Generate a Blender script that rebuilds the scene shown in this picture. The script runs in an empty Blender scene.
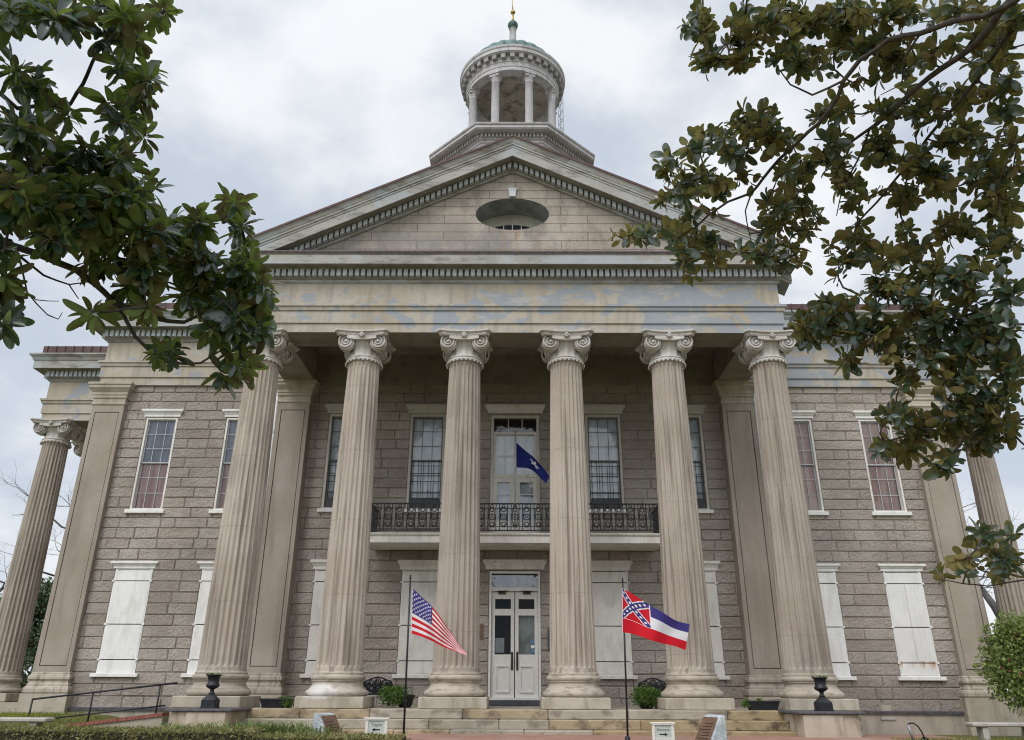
import bpy, bmesh, math, random
from mathutils import Vector, Matrix, noise as mnoise
PI = math.pi
R_ = math.radians
random.seed(11)
scene = bpy.context.scene
COL = scene.collection

# ------------------------------------------------------------------ camera
CAM_O = Vector((0.0285, -19.9188, 0.3826))
YAW, PITCH, ROLL, FPX = -0.0061, 0.3911, -0.0045, 778.5
def cam_basis():
    cy, sy, cp, sp, cr, sr = math.cos(YAW), math.sin(YAW), math.cos(PITCH), math.sin(PITCH), math.cos(ROLL), math.sin(ROLL)
    r0 = Vector((cy, -sy, 0)); f0 = Vector((sy, cy, 0)); u0 = Vector((0, 0, 1))
    f = f0*cp + u0*sp; u = -f0*sp + u0*cp
    return r0*cr - u*sr, r0*sr + u*cr, f
CR, CU, CF = cam_basis()
def at(px, py, dist):
    """point at a distance (m) along the line of sight of a photo pixel"""
    return CAM_O + (CF + CR*((px-512)/FPX) + CU*((370-py)/FPX)).normalized()*dist
def at_y(px, py, Y):
    d = CF + CR*((px-512)/FPX) + CU*((370-py)/FPX)
    return CAM_O + d*((Y-CAM_O.y)/d.y)
def in_frame(p, m=0):
    d = p - CAM_O; w = d.dot(CF)
    if w < .1: return False
    x = 512 + FPX*d.dot(CR)/w; y = 370 - FPX*d.dot(CU)/w
    return -m < x < 1024+m and -m < y < 740+m
cam = bpy.data.cameras.new('camera'); camo = bpy.data.objects.new('camera', cam); COL.objects.link(camo)
m = Matrix((CR, CU, -CF)).transposed().to_4x4(); m.translation = CAM_O
camo.matrix_world = m
cam.sensor_width = 36; cam.lens = 36*FPX/1024; cam.clip_end = 3000; cam.clip_start = .05
scene.camera = camo

# ------------------------------------------------------------------ node helpers
class G:
    def __init__(s, tree): s.t = tree; s.n = tree.nodes; s.l = tree.links
    def node(s, typ, **kw):
        n = s.n.new(typ)
        for k, v in kw.items(): setattr(n, k, v)
        return n
    def put(s, sock, v):
        if hasattr(v, 'is_linked') or isinstance(v, bpy.types.NodeSocket): s.l.new(v, sock)
        elif v is not None:
            if isinstance(v, (tuple, list)) and len(v) == 3 and sock.type == 'RGBA': v = (*v, 1)
            sock.default_value = v
    def pos(s): return s.node('ShaderNodeNewGeometry').outputs['Position']
    def scaled(s, v, sc, loc=(0,0,0)):
        m = s.node('ShaderNodeMapping'); s.put(m.inputs['Vector'], v)
        m.inputs['Scale'].default_value = sc; m.inputs['Location'].default_value = loc
        return m.outputs[0]
    def noise(s, v, scale, detail=5, rough=.55, dist=0):
        n = s.node('ShaderNodeTexNoise'); s.put(n.inputs['Vector'], v)
        n.inputs['Scale'].default_value = scale; n.inputs['Detail'].default_value = detail
        n.inputs['Roughness'].default_value = rough; n.inputs['Distortion'].default_value = dist
        return n.outputs['Fac']
    def ramp(s, f, a, b, va=0., vb=1.):
        n = s.node('ShaderNodeMapRange'); n.interpolation_type = 'SMOOTHSTEP'
        s.put(n.inputs[0], f); n.inputs[1].default_value = a; n.inputs[2].default_value = b
        n.inputs[3].default_value = va; n.inputs[4].default_value = vb
        return n.outputs[0]
    def math(s, op, a, b=None):
        n = s.node('ShaderNodeMath', operation=op); s.put(n.inputs[0], a)
        if b is not None: s.put(n.inputs[1], b)
        return n.outputs[0]
    def mix(s, f, a, b, mode='MIX'):
        n = s.node('ShaderNodeMix', data_type='RGBA', blend_type=mode)
        s.put(n.inputs[0], f); s.put(n.inputs[6], a); s.put(n.inputs[7], b)
        return n.outputs[2]
    def bump(s, h, strength, dist=.02, normal=None):
        n = s.node('ShaderNodeBump'); s.put(n.inputs['Height'], h)
        n.inputs['Strength'].default_value = strength; n.inputs['Distance'].default_value = dist
        if normal is not None: s.put(n.inputs['Normal'], normal)
        return n.outputs[0]
def new_mat(name):
    m = bpy.data.materials.new(name); m.use_nodes = True
    g = G(m.node_tree); b = g.n['Principled BSDF']
    return m, g, b
def stone(name, base, light, dark, scale=.7, streak=.5, streak_sc=(5, 5, .35), rough=.85, bump=.25, bscale=38, extra=None, speck=.12):
    m, g, b = new_mat(name); p = g.pos()
    c = g.mix(g.ramp(g.noise(p, scale, 7, .6), .38, .66), base, light)
    st = g.ramp(g.noise(g.scaled(p, streak_sc), 1.0, 6, .62), .47, .66)
    c = g.mix(g.math('MULTIPLY', st, streak), c, dark)
    big = g.ramp(g.noise(g.scaled(p, (1, 1, .8), (7, 3, 1)), .55, 6, .6), .48, .66)
    c = g.mix(g.math('MULTIPLY', big, streak*.55), c, dark)
    fine = g.ramp(g.noise(p, 55, 4, .7), .3, .7, 1-speck, 1+speck)
    c = g.mix(1., c, fine, 'MULTIPLY')
    if extra: c = extra(g, p, c)
    g.put(b.inputs['Base Color'], c); b.inputs['Roughness'].default_value = rough
    b.inputs['Specular IOR Level'].default_value = .25
    h = g.math('ADD', g.noise(p, bscale, 5, .65), g.math('MULTIPLY', g.noise(p, bscale*.22, 4), 1.4))
    g.put(b.inputs['Normal'], g.bump(h, bump, .015))
    return m
def plain(name, col, rough=.6, vary=.12, metal=0., bump=0., scale=9., spec=.4):
    m, g, b = new_mat(name); p = g.pos()
    f = g.ramp(g.noise(p, scale, 5, .6), .3, .7, 1-vary, 1+vary)
    g.put(b.inputs['Base Color'], g.mix(1., col, f, 'MULTIPLY'))
    b.inputs['Roughness'].default_value = rough; b.inputs['Metallic'].default_value = metal
    b.inputs['Specular IOR Level'].default_value = spec
    if bump: g.put(b.inputs['Normal'], g.bump(g.noise(p, scale*4, 4), bump, .01))
    return m

M = {}
# rock-faced wall blocks, three tones so that neighbouring blocks differ
def tooling(g, p, c): return c
def block_mat(name, base, light, dark):
    m, g, b = new_mat(name); p = g.pos()
    c = g.mix(g.ramp(g.noise(p, 1.1, 7, .62), .36, .66), base, light)
    dirt = g.ramp(g.noise(g.scaled(p, (1.2, 1.2, .6)), .8, 7, .65), .52, .78)
    c = g.mix(g.math('MULTIPLY', dirt, .55), c, dark)
    c = g.mix(1., c, g.ramp(g.noise(p, 22, 6, .75), .32, .68, .86, 1.32), 'MULTIPLY')
    c = g.mix(1., c, g.ramp(g.noise(g.scaled(p, (1, 1, 1.8), (5, 0, 2)), .28, 4, .6), .38, .62, .80, 1.06), 'MULTIPLY')
    g.put(b.inputs['Base Color'], c); b.inputs['Roughness'].default_value = .9
    b.inputs['Specular IOR Level'].default_value = .15
    dg = g.node('ShaderNodeMapping'); g.put(dg.inputs['Vector'], p); dg.inputs['Rotation'].default_value = (0, R_(38), 0)
    h = g.math('ADD', g.noise(g.scaled(dg.outputs[0], (6, 6, 15)), 1, 4, .6, .8), g.math('MULTIPLY', g.noise(p, 9, 8, .74), 1.6))
    g.put(b.inputs['Normal'], g.bump(h, .8, .07))
    return m
M['block'] = [block_mat('wall_stone', (.375,.325,.284), (.42,.372,.332), (.25,.215,.187)),
              block_mat('wall_stone_pale', (.395,.346,.305), (.435,.39,.35), (.27,.235,.206)),
              block_mat('wall_stone_brown', (.355,.302,.258), (.40,.35,.306), (.235,.20,.172))]
M['mortar'] = plain('wall_mortar', (.225,.195,.17), .95, .2)
def col_tone(g, p, c):     # each shaft has weathered to its own tone, with faint drum joints
    r = g.node('ShaderNodeObjectInfo').outputs['Random']
    c = g.mix(1., c, g.ramp(r, 0, 1, .90, 1.08), 'MULTIPLY')
    sx = g.node('ShaderNodeSeparateXYZ'); g.put(sx.inputs[0], p)
    z = g.math('FRACT', g.math('MULTIPLY', g.math('ADD', sx.outputs['Z'], g.math('MULTIPLY', r, 1.3)), .55))
    j = g.math('MULTIPLY', g.ramp(z, .012, .004), .45)
    c = g.mix(j, c, (.20,.165,.135))
    return base_paint(g, p, c)
def base_paint(g, p, c):   # white paint left on the base of one column
    v = g.node('ShaderNodeVectorMath', operation='DISTANCE'); g.put(v.inputs[0], g.scaled(p, (1, 1, 2.6)))
    v.inputs[1].default_value = (-4.5, -.62, .36*2.6)
    k = g.math('ADD', v.outputs['Value'], g.math('MULTIPLY', g.noise(p, 9, 4), .5))
    c = g.mix(g.math('MULTIPLY', g.ramp(k, .80, .58), .7), c, (.66,.65,.64))
    gr = g.math('MULTIPLY', g.ramp(g.noise(p, 3.2, 6, .65), .5, .7), .55)   # green algae round the plinths
    sx = g.node('ShaderNodeSeparateXYZ'); g.put(sx.inputs[0], p)
    low = g.ramp(sx.outputs['Z'], 1.1, .0)
    return g.mix(g.math('MULTIPLY', gr, low), c, (.25,.24,.16))
M['column'] = stone('column_stone', (.385,.328,.275), (.445,.39,.338), (.215,.18,.15), .5, .9, (8, 8, .25), extra=col_tone, bump=.2)
M['base'] = stone('base_stone', (.40,.345,.285), (.46,.405,.345), (.20,.17,.13), 1.2, .7, (3, 3, 11), extra=base_paint, bump=.25)
M['capital'] = stone('capital_stone', (.50,.47,.435), (.60,.575,.55), (.33,.295,.26), 1.5, .55, (4, 4, 2), bump=.25)
M['pilaster'] = stone('pilaster_stucco', (.325,.275,.228), (.37,.325,.28), (.225,.188,.155), .6, .6, (3, 3, .3), bump=.3, bscale=22)
M['plinth'] = stone('plinth_stone', (.40,.355,.29), (.46,.41,.345), (.25,.215,.165), .9, .6, (3, 3, .5), extra=base_paint, bump=.3)
def blue_patch(g, p, c):   # bare blue-grey undercoat where the stucco paint has come away
    sx = g.node('ShaderNodeSeparateXYZ'); g.put(sx.inputs[0], p)
    n = g.noise(g.scaled(p, (.7, .7, 1.0)), 1.5, 8, .62, .7)
    bias = g.ramp(sx.outputs['X'], -1.5, 6.5, 0., .10)
    k = g.ramp(g.math('ADD', n, bias), .56, .585)
    c = g.mix(g.math('MULTIPLY', k, .85), c, (.28,.312,.352))
    pale = g.ramp(g.noise(g.scaled(p, (.6, .6, 1.4), (4, 9, 2)), 1.4, 6, .6, .4), .56, .63)
    return g.mix(g.math('MULTIPLY', pale, .5), c, (.45,.43,.40))
M['entab'] = stone('entablature_stucco', (.40,.345,.27), (.44,.40,.345), (.245,.22,.19), .6, .45, (5, 5, .5), extra=blue_patch, bump=.18)
def blue_less(g, p, c):
    n = g.noise(g.scaled(p, (.5, .5, 1.)), 1.6, 7, .6, .5)
    return g.mix(g.math('MULTIPLY', g.ramp(n, .5, .6), .7), c, (.39,.415,.44))
M['cornice'] = stone('cornice_stucco', (.325,.31,.285), (.385,.37,.345), (.17,.16,.148), .8, .75, (1.5, 1.5, 5), extra=blue_less, bump=.2)
M['flashing'] = plain('lead_flashing', (.13,.105,.108), .7, .25)
M['dentil'] = plain('dentil_paint', (.46,.48,.50), .8, .18, scale=3)
M['dentil_ground'] = plain('dentil_ground_stone', (.25,.235,.215), .9, .2, scale=3)
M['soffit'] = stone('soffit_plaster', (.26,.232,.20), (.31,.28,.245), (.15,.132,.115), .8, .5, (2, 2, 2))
M['tymp'] = stone('pediment_stone', (.40,.36,.315), (.46,.42,.375), (.27,.24,.21), 1.0, .6, (2.5, 2.5, .9), bump=.45, bscale=20)
def chips(g, p, c):
    k = g.ramp(g.noise(p, 16, 4, .6), .655, .69)
    d = g.math('MULTIPLY', g.ramp(g.noise(g.scaled(p, (3, 3, 1)), 1., 5), .5, .66), .35)
    return g.mix(g.math('MULTIPLY', k, .7), g.mix(d, c, (.50,.465,.42)), (.24,.22,.195))
M['white'] = stone('white_board_paint', (.75,.74,.72), (.80,.79,.775), (.58,.555,.525), 1.2, .35, (9, 9, 1.2), bump=.15, speck=.06, extra=chips)
M['cream'] = stone('cream_trim_paint', (.68,.655,.61), (.74,.715,.67), (.50,.47,.42), 1.2, .35, (6, 6, 2), bump=.12, speck=.06, extra=chips)
M['trim'] = stone('window_trim_paint', (.50,.475,.42), (.56,.535,.48), (.36,.33,.285), 1.4, .35, (6, 6, 1), bump=.1)  # on the portico windows this darker tone paints in the portico shadow
M['lantern'] = stone('cupola_paint', (.47,.452,.468), (.53,.512,.528), (.29,.27,.27), 1.2, .55, (4, 4, .6), bump=.12, speck=.06)
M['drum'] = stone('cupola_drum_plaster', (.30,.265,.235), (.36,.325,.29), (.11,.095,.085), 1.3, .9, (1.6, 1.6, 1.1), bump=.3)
M['copper'] = stone('dome_copper', (.095,.17,.162), (.17,.255,.24), (.05,.075,.072), 1.5, .8, (5, 5, .8), rough=.6)
M['redroof'] = stone('red_metal_roof', (.095,.056,.054), (.125,.076,.073), (.06,.038,.037), 1.5, .5, (8, 8, .5), rough=.6)
M['gold'] = plain('gold_leaf', (.36,.23,.075), .35, .15, .8)
M['dark'] = plain('dark_slate', (.085,.08,.088), .7, .3)
M['iron'] = plain('black_iron', (.012,.013,.018), .45, .3, 0., .15)
M['rail_iron'] = plain('balcony_iron', (.022,.022,.026), .6, .3)
M['door'] = plain('door_paint', (.70,.68,.64), .5, .06)
M['bronze'] = plain('door_bronze', (.05,.035,.022), .4, .2, .6)
M['mast'] = plain('mast_steel', (.30,.31,.33), .5, .15, .6)
M['pipe'] = plain('downpipe_paint', (.68,.68,.69), .5, .1)
M['sill_dark'] = plain('door_step_paint', (.065,.068,.078), .7, .2)
M['foundation'] = stone('foundation_render', (.36,.315,.26), (.41,.36,.305), (.22,.195,.165), .7, .55, (2.5, 2.5, .8), bump=.3)
M['step'] = [stone('step_sandstone', (.30,.225,.125), (.36,.285,.175), (.085,.065,.045), 1.1, .95, (2.4, 2.4, 4), bump=.35),
             stone('step_greystone', (.34,.30,.24), (.40,.36,.30), (.17,.145,.11), 1.1, .8, (2.4, 2.4, 4), bump=.35),
             stone('step_brownstone', (.335,.265,.17), (.40,.32,.22), (.12,.09,.06), 1.1, .8, (2.4, 2.4, 4), bump=.35)]
M['pedestal'] = stone('pedestal_render', (.42,.36,.285), (.49,.43,.355), (.21,.165,.11), .9, .85, (2.6, 2.6, .8), bump=.3)
M['granite'] = stone('granite', (.42,.45,.49), (.56,.59,.62), (.25,.27,.30), 4, .5, (9, 9, 9), bump=.9, bscale=26, speck=.3)
M['plaque'] = plain('bronze_plaque', (.20,.125,.085), .5, .25, .4, .5, 14)
M['bark'] = plain('magnolia_bark', (.075,.062,.055), .9, .35, bump=.5, scale=14)
M['barebark'] = plain('bare_bark', (.105,.095,.095), .95, .3, scale=4)
M['pebble'] = stone('concrete', (.38,.36,.325), (.45,.43,.39), (.22,.205,.18), 2, .5, (5, 5, 5), bump=.4)

def glass_mat(name, tint, fac, ior=1.5, wav=.12):
    m, g, b = new_mat(name); g.n.remove(b); out = g.n['Material Output']
    tr = g.node('ShaderNodeBsdfTransparent'); tr.inputs[0].default_value = (*tint, 1)
    gl = g.node('ShaderNodeBsdfGlossy'); gl.inputs['Roughness'].default_value = .04; gl.inputs[0].default_value = (.85,.87,.9,1)
    p = g.pos(); g.put(gl.inputs['Normal'], g.bump(g.noise(p, 2.2, 3), wav, .05))
    fr = g.node('ShaderNodeFresnel'); fr.inputs[0].default_value = ior
    mx = g.node('ShaderNodeMixShader'); g.put(mx.inputs[0], g.math('ADD', fr.outputs[0], fac))
    g.l.new(tr.outputs[0], mx.inputs[1]); g.l.new(gl.outputs[0], mx.inputs[2]); g.l.new(mx.outputs[0], out.inputs[0])
    return m
M['glass'] = glass_mat('window_glass', (.86,.88,.90), .03)
M['transom'] = glass_mat('transom_glass', (.5,.52,.55), .12, 1.5, .35)
M['door_glass'] = glass_mat('door_glass', (.6,.62,.63), .0, 1.25)
def curtain(name, a, b2, sc):
    m, g, b = new_mat(name); p = g.pos()
    f = g.ramp(g.noise(g.scaled(p, sc), 1., 4, .6), .38, .62)
    g.put(b.inputs['Base Color'], g.mix(f, a, b2)); b.inputs['Roughness'].default_value = .9
    return m
M['muntin'] = plain('muntin_paint', (.42,.43,.45), .6, .12)
M['shaded_muntin'] = plain('shaded_muntin_paint', (.17,.165,.155), .6, .12)  # muntin colour darkened to hold the portico shade
M['curtain_red'] = curtain('red_curtain', (.42,.15,.11), (.66,.40,.34), (5, 5, .5))
M['curtain_rust'] = curtain('rust_curtain', (.46,.20,.12), (.70,.46,.36), (4, 4, .8))
M['curtain_grey'] = curtain('grey_curtain', (.22,.23,.29), (.38,.40,.48), (5, 5, 1.2))
M['blind'] = curtain('pale_blind', (.66,.70,.72), (.84,.87,.88), (2.5, 2.5, 1.5))
M['blind_low'] = curtain('pale_green_blind', (.42,.46,.41), (.72,.76,.70), (3, 3, 2))
M['flag_sticker'] = plain('blue_sticker', (.10,.22,.40), .5, .1)
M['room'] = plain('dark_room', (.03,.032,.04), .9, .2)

def leaf_mat(name, top, under, trans, toprough=.25):
    m, g, b = new_mat(name); p = g.pos()
    n = g.ramp(g.noise(p, 8.5, 3, .65), .36, .64)
    n2 = g.ramp(g.noise(p, 6.1, 2, .5), .46, .60)
    t = g.mix(n, top[0], top[1]); u = g.mix(n, under[0], under[1]); u = g.mix(n2, u, under[2])
    geo = g.node('ShaderNodeNewGeometry').outputs['Backfacing']
    c = g.mix(geo, t, u); g.put(b.inputs['Base Color'], c)
    r = g.node('ShaderNodeMapRange'); g.put(r.inputs[0], geo); r.inputs[3].default_value = toprough; r.inputs[4].default_value = .7
    g.put(b.inputs['Roughness'], r.outputs[0])
    sp = g.node('ShaderNodeMapRange'); g.put(sp.inputs[0], geo); sp.inputs[3].default_value = 1.0; sp.inputs[4].default_value = .15
    g.put(b.inputs['Specular IOR Level'], sp.outputs[0])
    tl = g.node('ShaderNodeBsdfTranslucent'); g.put(tl.inputs[0], g.mix(n2, under[3], under[2]))
    mx = g.node('ShaderNodeMixShader'); mx.inputs[0].default_value = trans
    out = g.n['Material Output']
    g.l.new(b.outputs[0], mx.inputs[1]); g.l.new(tl.outputs[0], mx.inputs[2]); g.l.new(mx.outputs[0], out.inputs[0])
    return m
M['leafL'] = leaf_mat('magnolia_leaf_green', ((.012,.036,.028), (.024,.06,.040)), ((.10,.135,.045), (.14,.19,.058), (.14,.13,.056), (.29,.42,.08)), .26)
M['leafR'] = leaf_mat('magnolia_leaf_rust', ((.020,.05,.032), (.036,.075,.045)), ((.16,.108,.052), (.205,.175,.068), (.15,.17,.058), (.34,.31,.085)), .30)
def green(name, a, b2, tr=.2, sc=6):
    m, g, b = new_mat(name); p = g.pos()
    n = g.ramp(g.noise(p, sc, 4, .65), .35, .65)
    c = g.mix(n, a, b2); g.put(b.inputs['Base Color'], c); b.inputs['Roughness'].default_value = .6; b.inputs['Specular IOR Level'].default_value = .3
    tl = g.node('ShaderNodeBsdfTranslucent'); g.put(tl.inputs[0], c)
    mx = g.node('ShaderNodeMixShader'); mx.inputs[0].default_value = tr; out = g.n['Material Output']
    g.l.new(b.outputs[0], mx.inputs[1]); g.l.new(tl.outputs[0], mx.inputs[2]); g.l.new(mx.outputs[0], out.inputs[0])
    return m
M['box'] = green('boxwood_leaf', (.05,.115,.02), (.115,.20,.035), .25, 9)
M['camellia'] = green('camellia_leaf', (.105,.16,.04), (.29,.34,.11), .3, 8)
M['hedge'] = green('hedge_leaf', (.16,.17,.055), (.29,.27,.115), .2, 7)
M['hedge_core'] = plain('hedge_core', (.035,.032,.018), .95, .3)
M['liriope'] = green('strap_leaf', (.11,.17,.045), (.24,.29,.10), .25, 4)
M['grass'] = green('grass_blade', (.13,.165,.025), (.25,.26,.045), .25, 3)
M['evergreen'] = green('evergreen_leaf', (.065,.11,.055), (.13,.18,.10), .15, 2)
M['flower'] = plain('red_flower', (.20,.03,.03), .6, .2)

# ------------------------------------------------------------------ mesh builder
class MB:
    def __init__(s): s.v = []; s.f = []; s.m = []; s.smooth = []
    def add(s, verts, faces, mi=0, sm=False):
        o = len(s.v); s.v += [tuple(p) for p in verts]
        for f in faces: s.f.append(tuple(o+i for i in f)); s.m.append(mi); s.smooth.append(sm)
    def box(s, x0, x1, y0, y1, z0, z1, mi=0):
        v = [(x,y,z) for z in (z0,z1) for y in (y0,y1) for x in (x0,x1)]
        s.add(v, [(0,2,3,1),(4,5,7,6),(0,1,5,4),(2,6,7,3),(0,4,6,2),(1,3,7,5)], mi)
    def bbox(s, x0, x1, y0, y1, z0, z1, b=.01, mi=0):
        """box with chamfered edges"""
        bm = bmesh.new(); bmesh.ops.create_cube(bm, size=1)
        for v in bm.verts: v.co = Vector(((x0+x1)/2+v.co.x*(x1-x0), (y0+y1)/2+v.co.y*(y1-y0), (z0+z1)/2+v.co.z*(z1-z0)))
        bmesh.ops.bevel(bm, geom=bm.edges[:], offset=b, segments=1, affect='EDGES')
        bm.verts.ensure_lookup_table()
        s.add([v.co for v in bm.verts], [[v.index for v in f.verts] for f in bm.faces], mi); bm.free()
    def quad(s, a, b, c, d, mi=0): s.add([a,b,c,d], [(0,1,2,3)], mi)
    def lathe(s, prof, n=32, c=(0,0,0), mi=0, sm=True, mod=None, cap=True):
        V = []; 
        for k, (r, z) in enumerate(prof):
            for i in range(n):
                a = 2*PI*i/n; rr = r if mod is None else mod(r, z, a, k)
                V.append((c[0]+rr*math.cos(a), c[1]+rr*math.sin(a), c[2]+z))
        F = [(k*n+i, k*n+(i+1)%n, (k+1)*n+(i+1)%n, (k+1)*n+i) for k in range(len(prof)-1) for i in range(n)]
        s.add(V, F, mi, sm)
        if cap:
            o = len(prof)-1
            s.add([V[i] for i in range(n)], [tuple(reversed(range(n)))], mi)
            s.add([V[o*n+i] for i in range(n)], [tuple(range(n))], mi)
    def tube(s, pts, rad, n=6, mi=0, sm=True):
        pts = [Vector(p) for p in pts]
        if not isinstance(rad, (list, tuple)): rad = [rad]*len(pts)
        up = Vector((.31,.52,.79)); V = []
        for i, p in enumerate(pts):
            t = (pts[min(i+1,len(pts)-1)]-pts[max(i-1,0)])
            t = t.normalized() if t.length > 1e-9 else Vector((0,0,1))
            a = up - t*up.dot(t)
            if a.length < 1e-3: a = Vector((1,0,0)) - t*t.x
            a.normalize(); up = a; b = t.cross(a)
            for k in range(n):
                w = 2*PI*k/n; V.append(p+(a*math.cos(w)+b*math.sin(w))*rad[i])
        F = [(i*n+k, i*n+(k+1)%n, (i+1)*n+(k+1)%n, (i+1)*n+k) for i in range(len(pts)-1) for k in range(n)]
        F += [tuple(reversed(range(n))), tuple((len(pts)-1)*n+k for k in range(n))]
        s.add(V, F, mi, sm)
    def sphere(s, c, r, n=12, mi=0, sz=1.):
        prof = [(max(1e-4, r*math.sin(PI*i/(n//2+2))), -r*sz*math.cos(PI*i/(n//2+2))) for i in range(n//2+3)]
        s.lathe(prof, n, c, mi, True, cap=False)
    def sweep(s, path, prof, closed=False, mi=0, mis=None, endcaps=True):
        """profile of (outwards, z) run along a plan path; outwards is the left of travel"""
        n = len(path); P = [Vector(p).to_2d() for p in path]; offs = []
        for i in range(n):
            def nrm(a, b):
                d = (b-a).normalized(); return Vector((-d.y, d.x))
            if closed or 0 < i < n-1:
                n1 = nrm(P[i-1], P[i]); n2 = nrm(P[i], P[(i+1)%n]); mt = n1+n2; mt = mt/ (mt.dot(n1))
            elif i == 0: mt = nrm(P[0], P[1])
            else: mt = nrm(P[-2], P[-1])
            offs.append(mt)
        k = len(prof); V = []
        for i in range(n):
            for (o, z) in prof:
                q = P[i]+offs[i]*o; V.append((q.x, q.y, z))
        segs = n if closed else n-1
        for j in range(k-1):
            F = [(i*k+j, ((i+1)%n)*k+j, ((i+1)%n)*k+j+1, i*k+j+1) for i in range(segs)]
            base = len(s.v) if j == 0 else base
            if j == 0: s.v += V
            for f in F: s.f.append(tuple(base+q for q in f)); s.m.append(mis[j] if mis else mi); s.smooth.append(False)
        if not closed and endcaps:
            s.f.append(tuple(base+q for q in range(k))); s.m.append(mi); s.smooth.append(False)
            s.f.append(tuple(base+(n-1)*k+q for q in reversed(range(k)))); s.m.append(mi); s.smooth.append(False)
    def poly_prism(s, pts, d0, d1, axis='y', mi=0):
        """flat outline (x,z) given thickness along y"""
        n = len(pts)
        V = [(x, d0, z) for x, z in pts]+[(x, d1, z) for x, z in pts]
        F = [tuple(range(n)), tuple(reversed(range(n, 2*n)))]+[(i, n+i, n+(i+1)%n, (i+1)%n) for i in range(n)]
        s.add(V, F, mi)
    def build(s, name, mats, parent=None, loc=None):
        me = bpy.data.meshes.new(name); me.from_pydata(s.v, [], s.f)
        if not isinstance(mats, (list, tuple)): mats = [mats]
        for mm in mats: me.materials.append(mm)
        me.polygons.foreach_set('material_index', s.m); me.polygons.foreach_set('use_smooth', s.smooth)
        me.update()
        o = bpy.data.objects.new(name, me); COL.objects.link(o)
        if parent is not None: o.parent = parent
        if loc is not None: o.location = loc
        return o
def tag(o, label=None, cat=None, group=None, kind=None):
    if label: o['label'] = label
    if cat: o['category'] = cat
    if group: o['group'] = group
    if kind: o['kind'] = kind
    return o
def empty(name, loc=(0,0,0), rz=0):
    o = bpy.data.objects.new(name, None); COL.objects.link(o); o.location = loc; o.rotation_euler.z = rz; o.empty_display_size = .2
    return o
def copy_tree(o, parent=None):
    c = o.copy(); COL.objects.link(c); c.parent = parent
    for ch in list(o.children): copy_tree(ch, c)
    return c
def fix_normals(o):
    bm = bmesh.new(); bm.from_mesh(o.data); bmesh.ops.recalc_face_normals(bm, faces=bm.faces[:]); bm.to_mesh(o.data); bm.free()

# ================================================================== COURTHOUSE
court = empty('courthouse', (0, 0, 0))
tag(court, 'brown stone courthouse with six fluted portico columns, a pediment and a green domed cupola', 'courthouse')
S = 2.8; YW = 3.66; ZE = 9.516; PF = -.48       # column spacing, wall plane, top of columns, frieze plane
XH = 13.5

# --- wall of rock-faced blocks with real openings
WIN_X = (2.78, 5.37, 8.90, 11.41); WIN_L = (2.78, 5.37, 8.72, 11.29)
openings = []
for sx in (-1, 1):
    for wx in (WIN_X if sx > 0 else WIN_L):
        openings.append((sx*wx-.55, sx*wx+.55, .70, 3.72)); hw = .56 if wx < 8 else .50
        openings.append((sx*wx-hw, sx*wx+hw, 5.50 if wx < 8 else 5.45, 8.56 if wx < 8 else 8.42))
openings.append((-.755, .745, 0.0, 3.68)); openings.append((-.77, .76, 4.5, 8.55))
def holes(z0, z1):
    return sorted([(a, b) for a, b, c, d in openings if c < z1-.02 and d > z0+.02])
def block_run(mb, a, b, z0, z1, Y, rnd):
    if b-a < .02 or z1-z0 < .03: return
    mb.quad((a, Y, z0), (b, Y, z0), (b, Y, z1), (a, Y, z1), 3)
    x = a; long = rnd.random() < .5
    while x < b-1e-4:
        L = rnd.uniform(.82, 1.28) if long else rnd.uniform(.42, .72)
        long = not long if rnd.random() < .75 else long
        e = x+L
        if b-e < .3: e = b
        g = .008; q = .020+rnd.random()*.016; bv = .018
        mi = rnd.choice((0, 0, 0, 1, 1, 2))
        p = [(x+g,z0+g),(e-g,z0+g),(e-g,z1-g),(x+g,z1-g)]
        i_ = [(x+g+bv,z0+g+bv),(e-g-bv,z0+g+bv),(e-g-bv,z1-g-bv),(x+g+bv,z1-g-bv)]
        V = [(u, Y-.002, w) for u, w in p]+[(u+rnd.uniform(-.006,.006), Y-q+rnd.uniform(-.006,.006), w+rnd.uniform(-.006,.006)) for u, w in i_]
        mb.add(V, [(4,5,6,7),(0,1,5,4),(1,2,6,5),(2,3,7,6),(3,0,4,7)], mi)
        x = e
mb = MB(); rnd = random.Random(5)
zs = [-.11]
while zs[-1] < 9.4: zs.append(zs[-1]+.313)
zs[-1] = 9.75
for z0, z1 in zip(zs[:-1], zs[1:]):
    cur = -XH
    for (a, b, c, d) in sorted(o for o in openings if o[2] < z1-.005 and o[3] > z0+.005):
        block_run(mb, cur, a, z0, z1, YW, rnd)
        if c > z0: block_run(mb, a, b, z0, c, YW, rnd)
        if d < z1: block_run(mb, a, b, d, z1, YW, rnd)
        cur = b
    block_run(mb, cur, XH, z0, z1, YW, rnd)
wall = mb.build('wall', M['block']+[M['mortar']], court)
mb = MB()          # side and back walls of the main block, and the window reveals
for sx in (-1, 1):
    mb.quad((sx*XH, YW, -.7), (sx*XH, 27, -.7), (sx*XH, 27, 10), (sx*XH, YW, 10))
mb.quad((-XH, 27, -.7), (XH, 27, -.7), (XH, 27, 10), (-XH, 27, 10))
mb.build('side_wall', M['block'][0], court)
def reveal(op, parent):
    a, b, c, d = op; y1 = YW+.42; mb = MB(); ox = parent.location.x
    a -= ox; b -= ox; y0 = 0; y1 = .42
    mb.add([(u, y, z) for y in (y0, y1) for u, z in ((a,c),(b,c),(b,d),(a,d))], [(0,1,5,4),(1,2,6,5),(2,3,7,6),(3,0,4,7)])
    mb.build('reveal', M['pilaster'], parent)
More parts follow.
